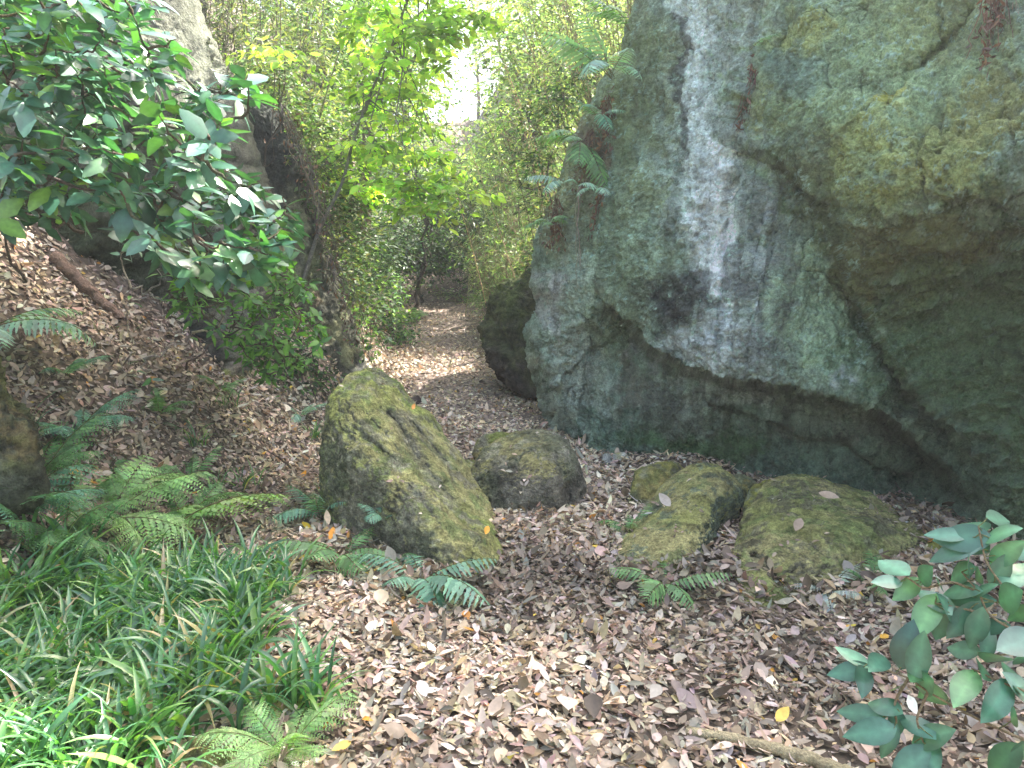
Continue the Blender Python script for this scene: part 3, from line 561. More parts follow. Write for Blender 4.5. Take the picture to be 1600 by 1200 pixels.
boulder('bank_boulder', [(-160, 560, 3.6), (-100, 510, 3.7), (-25, 525, 3.75), (8, 570, 3.75), (32, 640, 3.6), (48, 700, 3.45), (-130, 760, 3.3), (-10, 600, 4.2), (30, 720, 4.1)], 'dark moss-stained boulder cut by the left edge of the view', 311, sub=6, amp=2.2, moss=.5, rock=(.045, .05, .035), mossc=((.11, .12, .04), (.13, .10, .05), (.06, .08, .04)))
boulder('bank_boulder', [(770, 560, 8.6), (768, 480, 8.9), (785, 440, 9.2), (840, 430, 9.3), (880, 500, 9.0), (860, 590, 8.2), (820, 590, 8.2), (800, 470, 9.8), (830, 540, 9.6), (775, 520, 8.5), (800, 575, 8.3), (850, 450, 8.9)], 'dark earthy rock on the far side of the path, tucked behind the cliff edge', 321, sub=6, amp=3.0, moss=.3, rock=(.06, .05, .04), mossc=((.10, .12, .04), (.08, .08, .04), (.06, .08, .03)))
boulder('boulder', [(290, 1185, 2.2), (300, 1160, 2.25), (350, 1150, 2.35), (395, 1165, 2.35), (410, 1195, 2.2), (340, 1215, 2.15), (350, 1170, 2.5)], 'low moss-covered rock at the bottom edge among the grass', 331, sub=5, moss=1.0, mossc=((.20, .22, .07), (.26, .25, .10), (.14, .17, .06)), cat='rock', mth=-.3)
boulder('boulder', [(420, 1110, 2.45), (430, 1090, 2.55), (465, 1092, 2.6), (480, 1120, 2.5), (470, 1150, 2.35), (430, 1150, 2.35), (450, 1110, 2.7)], 'little moss-flecked rock at the right edge of the grass patch', 335, sub=5, moss=.5, rock=(.11, .10, .08), cat='rock')
for i, (u, v, r, lab, rc) in enumerate([(970, 718, 13, 'pale broken stone at the foot of the cliff', (.5, .48, .45)), (948, 720, 8, 'tiny pale chip left of the broken stone at the cliff foot', (.42, .42, .38)), (648, 628, 13, 'dark fist-sized stone lying alone on the path behind the leaning boulder', (.06, .045, .04))]):
    c = G(u, v + 4); rr = r / FPX * c[1]
    y0 = c[1]
    boulder('stone', [(u - r, v + 4, y0), (u - r * .7, v - 7, y0 + .03), (u + r * .5, v - 9, y0 + .03), (u + r, v, y0), (u + r * .8, v + 7, y0 - .03), (u - r * .6, v + 8, y0 - .03), (u, v, y0 + .15), (u + r * .5, v - 3, y0 + .15)], lab, 341 + i, p=20, sub=4, moss=-.5, rock=rc, cat='stone')
# ------------------------------------------------------------------ leaf litter
LC = [(.42, .32, .235), (.53, .44, .35), (.27, .20, .14), (.12, .09, .065), (.39, .34, .28), (.47, .36, .22), (.58, .27, .05), (.62, .42, .08)]
LP = [.31, .22, .16, .09, .13, .08, .005, .003]
LP = np.array(LP) / sum(LP)
T_curl = [leaf_t(5, .34, .5, .9, .5), leaf_t(5, .3, .45, 1.1, -.4), leaf_t(4, .7, .6, .5, .2)]
T_near = [leaf_t(5, w_, pk, f, c) for w_, pk, f, c in ((.42, .45, .25, -.25), (.5, .5, .1, .15), (.36, .5, .4, -.1), (.55, .45, .3, .3), (.46, .55, -.2, -.35))]
T_far = [leaf_t(3, .5, .5, .25, -.15), leaf_t(3, .6, .5, -.2, .15)]
def litter(b, n, xr, yr, size, tm, tilt=.35, hmax=.028, keep=None):
    x = rng.uniform(*xr, n); y = rng.uniform(*yr, n)
    p = np.stack([x, y, g(x, y)], -1); u, v = proj(p); m = (u > -420) & (u < 1950) & (v < 1420)
    if keep is not None: m &= keep(x, y)
    m &= rng.random(n) < .55 + .45 * ss(.5 + fbm(np.stack([x, y, 0 * x], -1), .9, 4, 415), 0, .55)
    p, x, y = p[m], x[m], y[m]; n = len(x)
    nn = gn(x, y) + rng.normal(0, tilt, (n, 3)) * np.array([1, 1, .4]); nn = unit(nn)
    a = rng.uniform(0, 2 * np.pi, n); d = np.stack([np.cos(a), np.sin(a), 0 * a], -1); d = unit(d - nn * (d * nn).sum(1)[:, None])
    p = p + gn(x, y) * rng.uniform(.004, hmax, n)[:, None]
    sz = np.minimum(size[0] * np.exp(rng.normal(0, size[1], n)), .095); k = rng.integers(0, len(tm), n)
    dens = fbm(np.stack([x, y, 0 * x], -1), 1.1, 3, 411)
    col = pick(LC, n, LP, .28, .06) * (1 + .5 * dens)[:, None]
    for i, t in enumerate(tm):
        j = k == i; b.add(t, p[j], frames(d[j], nn[j]), sz[j], col[j], rng.uniform(.7, 1.25, j.sum()), rng.normal(0, .3, j.sum()))
LB = Batch()
litter(LB, 60000, (-3.4, 3.6), (1.7, 4.6), (.041, .36), T_near, .22, .024)
litter(LB, 38000, (-4.6, 4.2), (4.6, 7.2), (.043, .34), T_near[:3], .25, .024)
litter(LB, 30000, (-4.4, 1.3), (7.2, 11), (.044, .35), T_far, .34, .03, lambda x, y: (rng.random(len(x)) < .22 + .78 * ss(np.abs(x - .5 * (np.interp(y, YT, XL) + np.interp(y, YR, XR))), .25, .7)))
litter(LB, 30000, (-6, 1.6), (11, 20), (.045, .3), T_far, .3, .03, lambda x, y: (rng.random(len(x)) < .25 + .75 * ss(np.abs(x - .5 * (np.interp(y, YT, XL) + np.interp(y, YR, XR))), .25, .8)))
litter(LB, 9000, (-3.4, 3.6), (1.7, 6.5), (.050, .3), T_curl, .3, .035)
tw_n = 420; tx = rng.uniform(-3.2, 3.2, tw_n); ty = 1.8 + 9 * rng.random(tw_n) ** 1.4
for a_, b_ in zip(tx, ty):
    th_ = rng.uniform(0, 6.28); L_ = rng.uniform(.04, .22); q_ = np.stack([a_ + np.linspace(-.5, .5, 5) * L_ * math.cos(th_), b_ + np.linspace(-.5, .5, 5) * L_ * math.sin(th_)], -1) + rng.normal(0, .004, (5, 2))
    LB.tube(np.c_[q_, g(q_[:, 0], q_[:, 1]) + .03 + rng.normal(0, .006, 5)], .0022, .0014, jit((.22, .16, .12), 1, .4)[0], 4)
# leaves drifted against the feet of the stones
for cu_, cv_, ru_, n_ in ((560, 850, 90, 350), (680, 905, 90, 350), (820, 815, 90, 260), (1010, 905, 70, 260), (1110, 890, 50, 260), (1290, 920, 130, 450), (1430, 895, 60, 200), (1120, 800, 40, 200)):
    c_ = G(cu_, cv_); w_ = ru_ / FPX * c_[1]
    litter(LB, n_, (c_[0] - w_, c_[0] + w_), (c_[1] - .16, c_[1] + .10), (.05, .35), T_near, .5, .07)
for v_, n_ in PERCH:
    k_ = len(v_); a_ = rng.uniform(0, 6.28, k_); nn_ = unit(n_ + rng.normal(0, .2, (k_, 3))); d_ = np.stack([np.cos(a_), np.sin(a_), 0 * a_], -1); d_ = unit(d_ - nn_ * (d_ * nn_).sum(1)[:, None])
    LB.add(T_near[0], v_ + n_ * .008, frames(d_, nn_), rng.uniform(.018, .05, k_), pick(LC, k_, LP, .25, .06), None, rng.normal(0, .3, k_))
# crumbs
litter(LB, 30000, (-2.4, 2.8), (1.7, 5.5), (.021, .4), T_far, .5, .036)
litter(LB, 26000, (-2.6, .9), (5.5, 15), (.030, .35), T_far, .45, .025)
tag(obj('leaf_litter', LB.mesh('leaf_litter'), M_litter), kind='stuff')

# ------------------------------------------------------------------ sedge patch
def blades(b, base, L, az, th0, th1, wd, cols, K=8):
    n = len(base); s = np.linspace(0, 1, K); th = th0[:, None] + (th1 - th0)[:, None] * s[None] ** 1.2
    st = (L / (K - 1))[:, None]; h = np.cumsum(np.concatenate([np.zeros((n, 1)), np.sin(th[:, :-1]) * st], 1), 1); z = np.cumsum(np.concatenate([np.zeros((n, 1)), np.cos(th[:, :-1]) * st], 1), 1)
    dirv = np.stack([np.cos(az), np.sin(az), 0 * az], -1); sidev = np.stack([-np.sin(az), np.cos(az), 0 * az], -1)
    c = base[:, None] + dirv[:, None] * h[..., None] + np.array([0, 0, 1.]) * z[..., None]
    wv = (wd[:, None] * (np.sin(np.pi * np.clip(s * .86 + .12, 0, 1)) ** .6 * (1 - s ** 6) + .02)[None])[..., None] * .5
    nrm = np.stack([-np.cos(th)[..., None] * dirv[:, None]], 0)[0] + np.sin(th)[..., None] * np.array([0, 0, 1.])
    tw = rng.normal(0, .5, n)[:, None, None] * s[None, :, None]
    sv = sidev[:, None] + nrm * tw
    V = np.stack([c - sv * wv + nrm * wv * .45, c, c + sv * wv + nrm * wv * .45], 2)          # n,K,3,3
    i = (np.arange(n)[:, None, None] * K + np.arange(K - 1)[None, :, None]) * 3 + np.arange(2)[None, None]
    Q = np.stack([i, i + 1, i + 4, i + 3], -1).reshape(-1, 4)
    b.raw(V.reshape(-1, 3), Q, np.repeat(cols, K * 3, 0))
GC = [(.06, .17, .075), (.09, .225, .095), (.13, .28, .085), (.21, .36, .10)]
def tuft_blades(b, cen, nb, L, spread=.03, wd=.013):
    for c, k in zip(cen, nb):
        az = rng.uniform(0, 2 * np.pi, k); q = np.array(c) + np.stack([np.cos(az), np.sin(az), 0 * az], -1) * rng.uniform(0, spread, k)[:, None]
        LL = L * rng.uniform(.4, 1.2, k)
        blades(b, q, LL, az + rng.normal(0, .3, k), rng.uniform(0, .6, k), rng.uniform(.9, 2.7, k), wd * rng.uniform(.7, 1.2, k), pick(GC + [(.42, .33, .17)], k, [.28, .33, .24, .1, .05], .2, .07))
GP = [(-420, 860), (-60, 850), (60, 850), (150, 880), (250, 930), (330, 905), (400, 915), (450, 965), (490, 1050), (500, 1100), (440, 1125), (370, 1130), (290, 1150), (240, 1200), (200, 1290), (-420, 1300)]
gx = rng.uniform(-3.6, -.6, 6800); gy = rng.uniform(1.75, 4.0, 6800); gp = np.stack([gx, gy, g(gx, gy)], -1); gu, gv = proj(gp)
m = inpoly(gu + rng.normal(0, 28, len(gu)), gv + rng.normal(0, 14, len(gu)), GP) & (fbm(gp, 2.2, 2, 55) > -.35); gp = gp[m][:820]
SB = Batch(); tuft_blades(SB, gp, rng.integers(4, 9, len(gp)), .31, .03, .019)
tag(obj('grass', SB.mesh('grass'), M_grass), kind='stuff')
for i, (u, v, nb, L, lab) in enumerate([(385, 765, 34, .26, 'grass tuft growing in the litter left of the leaning boulder'), (490, 690, 44, .22, 'grass tuft hugging the upper left side of the leaning boulder'),
        (300, 700, 22, .24, 'thin grass tuft in the middle of the leafy left bank'), (40, 700, 34, .34, 'long-bladed grass tuft under the dark boulder at the left edge'), (345, 640, 26, .2, 'grass tuft high on the leafy bank below the shrub'),
        (110, 740, 30, .3, 'grass tuft between the ferns and the dark boulder at the left edge'), (330, 770, 26, .22, 'grass tuft right above the bright arching fern'), (505, 800, 30, .2, 'dark grass tuft among the ferns at the left foot of the leaning boulder')]):
    c = G(u, v); b = Batch(); tuft_blades(b, [c + np.array([rng.normal(0, .05), rng.normal(0, .05), 0]) for _ in range(4)], [nb // 4] * 4, L, .04, .009)
    o = obj('grass_tuft', b.mesh('grass_tuft', c), M_grass, loc=c); tag(o, lab, 'grass tuft', 'grass tufts on the left bank')

# ------------------------------------------------------------------ ferns
FCOL = {'green': [(.15, .29, .12), (.19, .34, .14), (.12, .24, .10)], 'blue': [(.16, .32, .23), (.20, .37, .26), (.12, .26, .18)], 'pale': [(.30, .46, .35), (.36, .52, .40), (.23, .38, .29)],
        'lime': [(.28, .44, .18), (.34, .50, .22), (.23, .38, .15)], 'dark': [(.04, .12, .06), (.05, .15, .08), (.03, .09, .05)], 'silver': [(.42, .47, .44), (.5, .55, .5), (.36, .42, .38)], 'brown': [(.16, .08, .045), (.22, .12, .06), (.10, .055, .035)]}
_fc = {}
def frond_mesh(kind, colr, var):
    key = (kind, colr, var)
    if key in _fc: return _fc[key]
    b = Batch(); m = 14 if kind == 'bi' else 15; arch = [1.0, 1.5, .7][var]
    s = np.linspace(0, 1, 24); th = .95 - arch * s * 1.1                  # pitch along the rachis
    yy_ = np.concatenate([[0], np.cumsum(np.cos(th[:-1]) / 23)]); zz_ = np.concatenate([[0], np.cumsum(np.sin(th[:-1]) / 23)])
    xx_ = .05 * np.sin(s * 2.5 + var)
    R = np.stack([xx_, yy_, zz_], -1); b.tube(R, .006, .0015, (.14, .13, .05), 4)
    lt = leaf_t(3, .5 if kind == 'bi' else .2, .35, .1, -.15)
    for side in (-1, 1):
        sp = np.linspace(.16, .985, m) + (.01 if side > 0 else 0)
        pos = np.stack([np.interp(sp, s, R[:, k]) for k in range(3)], -1); tn = unit(np.stack([np.interp(sp, s, np.gradient(R[:, k])) for k in range(3)], -1))
        Ln = .30 * np.sin(np.pi * np.clip((sp - .16) / .84 * .86 + .14, 0, 1)) ** .8 * rng.uniform(.9, 1.1, m) * (1.0 if kind == 'bi' else .85)
        nrm = unit(np.cross(np.array([1., 0, 0]), tn)); ang = 1.15 - .35 * sp
        d = unit(side * np.array([1., 0, 0]) * np.sin(ang)[:, None] + tn * np.cos(ang)[:, None] - nrm * .25 + rng.normal(0, .05, (m, 3)))
        cols = pick(FCOL[colr], m, None, .14, .05)
        if kind == 'bi':
            for j in range(m):
                kk = 9; t = np.linspace(.06, .97, kk); side2 = unit(np.cross(d[j], nrm[j])); ll = Ln[j] * .24 * (1 - t * .82) + .008
                for s2 in (-1, 1):
                    pp = pos[j] + d[j] * (t * Ln[j])[:, None] - nrm[j] * (.25 * Ln[j] * t ** 2)[:, None]
                    dd = unit(s2 * side2 * .85 + d[j] * .6 - nrm[j] * .1)[None] + rng.normal(0, .08, (kk, 3))
                    b.add(lt, pp, frames(unit(dd), np.repeat(nrm[j][None], kk, 0)), ll, jit(cols[j], kk, .08, .03))
        else:
            b.add(leaf_t(6, .2, .3, .12, -.25, serr=.3), pos, frames(d, nrm), Ln, cols)
    me = b.mesh('frond'); me.materials.append(M_fern); _fc[key] = me; return me
def fern(base, size, fr, kind, colr, label, group='ferns'):
    """fr: list of (azimuth deg from +x towards +y, tilt deg, relative length)"""
    t = thing('fern', base, label, 'fern', group)
    for i, (az, tilt, rl) in enumerate(fr):
        o = bpy.data.objects.new('frond', frond_mesh(kind, colr, (i + int(size * 100)) % 3)); COL.objects.link(o); o.parent = t
        o.rotation_euler = (R_(tilt), R_(float(rng.normal(0, 12))), R_(az - 90)); s_ = size * rl * 1.25; o.scale = (s_ * 1.0, s_, s_)
    return t
def star(n, t=(-10, 16), r=(.75, 1.1), a0=0, a1=360):
    return [(a0 + (a1 - a0) * (k + .5) / n + float(rng.uniform(-15, 15)), float(rng.uniform(*t)), float(rng.uniform(*r))) for k in range(n)]
def gb(u, v, dz=0.0): q = G(u, v); q[2] += dz; return q
fern(gb(225, 868), .60, [(35, -12, 1.15), (-12, -28, 1.0), (-40, -30, .95), (165, -20, .8), (75, -5, .9), (190, -25, .7)], 'bi', 'lime', 'large bright arching fern above the grass patch, fronds spread toward the path')
fern(gb(90, 850), .42, star(8), 'bi', 'green', 'bushy green fern behind the grass patch, left of the bright arching fern')
fern(gb(60, 760), .40, star(8), 'bi', 'green', 'full green fern between the dark boulder at the left edge and the grass')
fern(gb(160, 815), .44, [(30, -15, 1.1), (60, -10, 1), (0, -25, 1), (120, -10, .9), (160, -15, .9), (-30, -25, .8), (90, 0, .9)], 'bi', 'lime', 'light green feathery fern just up the slope from the bright arching fern')
fern(gb(300, 755), .26, star(6), 'uni', 'green', 'small fern on the slope between the arching fern and the small track')
fern(gb(250, 650), .22, star(6), 'bi', 'green', 'lone little fern halfway up the leafy left bank')
fern(gb(470, 655), .24, star(6), 'uni', 'pale', 'pale fern on the bank just left of the top of the leaning boulder')
fern(gb(640, 505), .45, star(7), 'bi', 'green', 'green fern at the left edge of the path farther on')
fern(gb(20, 820), .42, star(7), 'bi', 'blue', 'bluish fern at the left edge behind the grass')
fern(gb(120, 690), .36, star(8), 'bi', 'blue', 'blue-green fern on the slope beside the dark boulder at the left edge')
fern(gb(180, 760), .36, [(-60, -15, 1), (-95, -25, .8), (20, -20, .8), (120, -10, .9)], 'bi', 'green', 'drooping green fern in the litter below the blue-green slope fern')
fern(gb(290, 820), .34, star(7), 'bi', 'green', 'mid-green fern tucked behind the bright arching fern, nearest the small track')
fern(gb(-15, 520), .55, [(10, -20, 1), (-15, -30, .9), (40, -15, .8), (-50, -20, .7)], 'uni', 'pale', 'pale broad-fronded fern reaching in from the left edge above the dark boulder')
fern(gb(105, 590), .24, star(6), 'bi', 'blue', 'small fern high on the leafy bank above the blue-green slope fern')
fern(gb(345, 615), .24, star(5), 'bi', 'green', 'small faint fern on the leafy bank under the shrub')
fern(gb(600, 530), .5, star(6, (-25, 0), (.7, 1), 150, 300), 'uni', 'pale', 'sunlit fern on the left bank where the path narrows')
fern(gb(505, 815), .36, star(7, (-20, 15)), 'uni', 'blue', 'fern with upright fronds at the left foot of the leaning boulder')
fern(gb(535, 872), .38, [(-100, -12, 1), (-60, -14, .9), (-20, -10, .9), (-150, -8, .9), (60, 0, .6), (180, -5, .8)], 'uni', 'green', 'fern spreading over litter left of the leaning boulder foot')
fern(gb(655, 912), .42, [(-50, -16, 1.1), (-70, -12, .85), (-15, -12, .85), (165, -10, .8), (110, 0, .6), (-110, -12, .7)], 'uni', 'blue', 'bluish fern with drooping fronds at the front foot of the leaning boulder')
fern(P(598, 815, 4.05), .16, star(5), 'uni', 'blue', 'little fern sprouting against the front face of the leaning boulder')
fern(gb(985, 835), .2, star(6), 'uni', 'green', 'small fern between the squat boulder and the slanting moss-gold boulder')
fern(gb(1035, 918), .30, [(-120, -10, 1), (-70, -10, .8), (-30, -12, 1), (180, -5, .8), (80, 0, .7)], 'uni', 'green', 'small fern at the foot of the slanting moss-gold boulder')
fern(P(1015, 858, 4.05), .14, star(4), 'uni', 'blue', 'tiny fern on the lower side of the slanting moss-gold boulder')
fern(gb(1292, 928), .20, star(8, (-30, -10)), 'uni', 'silver', 'withered silvery fern in front of the broad boulder')
fern(gb(1360, 920), .2, star(6, (-10, 20)), 'uni', 'green', 'upright green fern in front of the broad boulder, right of the silvery one')
fern(gb(445, 1190, .0), .24, star(7), 'bi', 'lime', 'pale lacy fern at the bottom edge beside the mossy rock')
def cp(u, v, off=.06): 
    q = P(u, v, float(depth_r(np.array([float(u)]), np.array([float(v)]))[0]) - off); return q
CF = 'ferns on the cliff edge'
fern(cp(960, 120), .62, [(-150, -10, 1), (-170, 0, .9), (-120, -20, .9), (-90, -25, .8), (160, 0, .8), (-60, -25, .6), (-140, 10, .8)], 'uni', 'pale', 'large pale fern crowning the upper left edge of the cliff', CF)
fern(cp(935, 185), .36, [(-110, -20, 1), (-80, -35, .9), (-150, -10, .8), (-40, -20, .7)], 'uni', 'blue', 'blue-green fern just below the large pale cliff fern', CF)
fern(cp(912, 222), .42, [(-165, -25, 1), (-145, -10, .9), (-100, -60, 1.1), (-70, -75, 1.1), (170, -15, .8), (-120, -40, .9)], 'uni', 'green', 'fern with two long hanging fronds on the cliff edge', CF)
fern(cp(888, 290), .36, [(-160, -20, 1), (-130, -25, .9), (-90, -30, .7)], 'uni', 'pale', 'pale fern low on the cliff edge above the hanging vines', CF)
fern(cp(935, 298), .32, [(-120, -30, 1), (-80, -35, .8), (-150, -25, .7)], 'uni', 'pale', 'pale fern over a brown dead frond on the cliff', CF)
fern(cp(862, 350), .27, star(5, (-40, -10), (.7, 1), 180, 330), 'uni', 'green', 'lowest green fern on the left edge of the cliff', CF)
fern(cp(985, 48), .5, [(-160, -10, 1), (-120, -15, .8), (175, 5, .8)], 'uni', 'green', 'fern on top of the cliff edge, highest in view', CF)
fern(cp(1172, 78, .1), .3, [(-20, -10, 1), (20, 0, .9), (-60, -20, .7)], 'uni', 'pale', 'faint pale fern growing from the crack in the cliff', CF)
# dead fronds and roots hanging on the cliff
def strands(name, pts, n, spread, r, col, label, cat, leaves=0, kink=.02, gp=None):
    b = Batch(); pts = np.array(pts); c = pts[0]
    for k in range(n):
        off = rng.normal(0, spread, 3); cut = rng.uniform(.55, 1); t = np.linspace(0, cut, 9)
        ii = np.linspace(0, 1, len(pts)); q = np.stack([np.interp(t, ii, pts[:, a]) for a in range(3)], -1) + off * (.3 + t[:, None]) + rng.normal(0, kink, (9, 3)) * .5
        b.tube(q, r, r * .4, jit(col, 1, .2)[0], 4)
    if leaves:
        t = rng.random(leaves); q = np.stack([np.interp(t, np.linspace(0, 1, len(pts)), pts[:, a]) for a in range(3)], -1) + rng.normal(0, spread * 1.1, (leaves, 3))
        d = unit(rng.normal(0, .6, (leaves, 3)) + np.array([0, 0, -.8])); b.add(leaf_t(3, .4, .5, .4, .4), q, frames(d, rng.normal(0, 1, (leaves, 3))), rng.uniform(.03, .06, leaves), pick(FCOL['brown'], leaves))
    o = obj(name, b.mesh(name, c), M_litter, loc=c); return tag(o, label, cat, gp)
strands('dead_frond', [cp(1180, 85, .02), cp(1175, 130, .02), cp(1162, 170, .03), cp(1152, 210, .03)], 10, .025, .004, (.13, .07, .05), 'brown withered fronds hanging down the crack in the middle of the cliff', 'dead fern', 90)
strands('dead_frond', [cp(1560, -60, .3), cp(1552, 0, .12), cp(1548, 55, .08), cp(1542, 108, .06)], 14, .03, .004, (.15, .07, .04), 'reddish brown withered fern hanging at the upper right of the cliff', 'dead fern', 150)
strands('dead_frond', [cp(938, 295, .05), cp(932, 330, .05), cp(925, 368, .05)], 8, .02, .004, (.18, .09, .05), 'short brown dead frond under a pale fern on the cliff edge', 'dead fern', 50)
strands('hanging_root', [cp(905, 290, .1), cp(902, 340, .1), cp(903, 400, .09), cp(906, 460, .09)], 3, .012, .005, (.26, .22, .15), 'thin pale roots hanging down the left part of the cliff', 'root')
strands('hanging_root', [cp(1580, -60, .3), cp(1588, 0, .15), cp(1592, 40, .1)], 9, .05, .0025, (.34, .28, .2), 'fine pale roots dangling at the top right corner of the cliff', 'root')

for pts_, n_, lab in (([P(478, 250, 8.0), P(500, 330, 7.9), P(520, 400, 7.8)], 16, 'tangle of brown roots hanging over the edge of the dark buttress'), ([P(515, 400, 7.8), P(540, 470, 7.75), P(560, 540, 7.8)], 14, 'fringe of brown roots and dead leaves low on the dark buttress'), ([P(440, 170, 8.1), P(465, 220, 8.0), P(485, 280, 8.0)], 12, 'brown root fringe along the upper edge of the dark buttress')):
    strands('hanging_root', pts_, n_, .07, .006, (.17, .14, .10), lab, 'root', 130, .06)
for (u1, v1, u2, v2), n_, lab in (((925, 205, 905, 300), 12, 'brown dead fronds below the ferns at the top left of the cliff'), ((870, 310, 862, 390), 10, 'brown dead fronds near the lowest cliff fern'), ((950, 150, 942, 230), 10, 'brown root mat under the large pale cliff fern')):
    strands('dead_frond', [cp(u1, v1, .05), cp((u1 + u2) / 2, (v1 + v2) / 2, .06), cp(u2, v2, .05)], n_, .03, .004, (.15, .09, .06), lab, 'dead fern', 120)
# ------------------------------------------------------------------ shrubs with stems and leaves
def shrub(name, roots, cl, label, cat, mat, nleaf, ll, cols, probs=None, r0=.02, tmpl=None, droop=-.1, up=.5, stemc=(.12, .10, .07), spread=.1, group=None, wig=.03):
    """roots: points; cl: leaf-cluster points joined to the nearest earlier node by curved stems"""
    c0 = np.array(roots[0]); b = Batch(); nodes_ = [np.array(r) for r in roots]
    cl = sorted([np.array(c) for c in cl], key=lambda c: min(np.linalg.norm(c - r) for r in roots)); dirs = []
    for c in cl:
        A = np.array(nodes_); dist = np.linalg.norm(A - c, axis=1) + .15 * np.abs(A[:, 2] - c[2]); j = int(np.argmin(dist)); L = np.linalg.norm(c - A[j])
        pth = bez(A[j], c, (0, 0, -.06 * L) + rng.normal(0, .06, 3) * L, 7, wig * L); b.tube(pth, max(.004, min(r0, .006 + .012 * L)), .0025, jit(stemc, 1, .2)[0], 5, .08)
        nodes_ += [pth[3], pth[5], c]; dirs.append(unit(pth[-1] - pth[-3]))
    t = thing(name, c0, label, cat, group)
    obj('stem', b.mesh('stem', c0), M_bark, t)
    f = Batch(); tmpl = tmpl or [leaf_t(6, .42, .42, .12, -.2, serr=.08)]
    C = np.repeat(np.array(cl), nleaf, 0); D = np.repeat(np.array(dirs), nleaf, 0); n = len(C)
    a = np.tile(np.arange(nleaf), len(cl)) * 2.4 + np.repeat(rng.uniform(0, 6, len(cl)), nleaf)
    ax = unit(D * .6 + np.array([0, 0, up])); e1 = unit(np.cross(ax, np.array([.3, .9, .1]))); e2 = np.cross(ax, e1)
    rad = e1 * np.cos(a)[:, None] + e2 * np.sin(a)[:, None]
    d = unit(rad + ax * rng.uniform(-.1, .5, (n, 1)) + np.array([0, 0, droop]) + rng.normal(0, .18, (n, 3)))
    pos = C + rad * .008 - ax * (rng.uniform(0, spread, (n, 1)))
    nn = unit(ax + rng.normal(0, .35, (n, 3)) + np.array([0, 0, .4])); k = rng.integers(0, len(tmpl), n); sz = ll * rng.uniform(.6, 1.15, n); col = pick(cols, n, probs, .2, .05)
    for i, tm in enumerate(tmpl):
        j = k == i; f.add(tm, pos[j], frames(d[j], nn[j]), sz[j], col[j], rng.uniform(.75, 1.25, j.sum()), rng.normal(-.05, .16, j.sum()), rib=.35)
    obj('foliage', f.mesh('foliage', c0), mat, t)
    return t
def sample(poly, n, yf, keep=None):
    out = []; xs_ = [p[0] for p in poly]; ys_ = [p[1] for p in poly]
    while len(out) < n:
        u, v = rng.uniform(min(xs_), max(xs_)), rng.uniform(min(ys_), max(ys_))
        if inpoly(np.array(u), np.array(v), poly): out.append(P(u, v, yf(u, v)))
    return out
AU = [(.035, .11, .07), (.05, .145, .09), (.07, .18, .07), (.13, .26, .05)]
POLY = [(-80, -60), (230, -60), (250, 20), (300, 95), (345, 120), (400, 115), (395, 140), (350, 165), (365, 230), (330, 250), (400, 270), (450, 310), (475, 345), (450, 400), (390, 420), (320, 430), (250, 400), (180, 350), (110, 310), (90, 340), (-80, 360)]
shrub('evergreen_shrub', [P(40, 440, 4.6), P(-60, 520, 4.2), P(200, 560, 5.0)], sample(POLY, 430, lambda u, v: rng.uniform(3.3, 5.2)), 'large glossy-leaved evergreen bush overhanging the left bank', 'shrub', M_gloss, 6, .135, AU, [.35, .35, .2, .1], .022,
      [leaf_t(6, .5, .45, .12, -.2, serr=.08), leaf_t(6, .42, .5, .25, -.05, serr=.1), leaf_t(6, .56, .45, -.1, -.25, serr=.08)])
POLY2 = [(330, 370), (440, 380), (470, 430), (500, 520), (470, 560), (410, 540), (380, 470), (300, 440)]
shrub('evergreen_shrub', [G(200, 590), G(290, 580)], sample([(300, 380), (440, 385), (480, 430), (510, 520), (480, 580), (420, 590), (370, 540), (300, 500), (240, 440)], 190, lambda u, v: rng.uniform(4.9, 5.9)), 'smaller-leaved light green bush hanging below the large glossy bush', 'shrub', M_green, 7, .085, [(.08, .2, .04), (.12, .27, .05), (.05, .13, .04)], None, .014)
shrub('bare_shrub', [G(190, 560), G(230, 580), G(260, 590)], [P(u, v, y) for u, v, y in ((190, 395, 5.2), (215, 375, 5.1), (205, 450, 5.2), (250, 420, 5.2), (270, 470, 5.2), (340, 470, 5.2), (300, 520, 5.3), (225, 560, 5.2), (245, 585, 5.1), (200, 500, 5.2), (350, 495, 5.2))],
      'thin pale crooked-twigged bush with few leaves on the leafy bank', 'shrub', M_gloss, 2, .1, AU, None, .018, stemc=(.34, .30, .24), wig=.09)
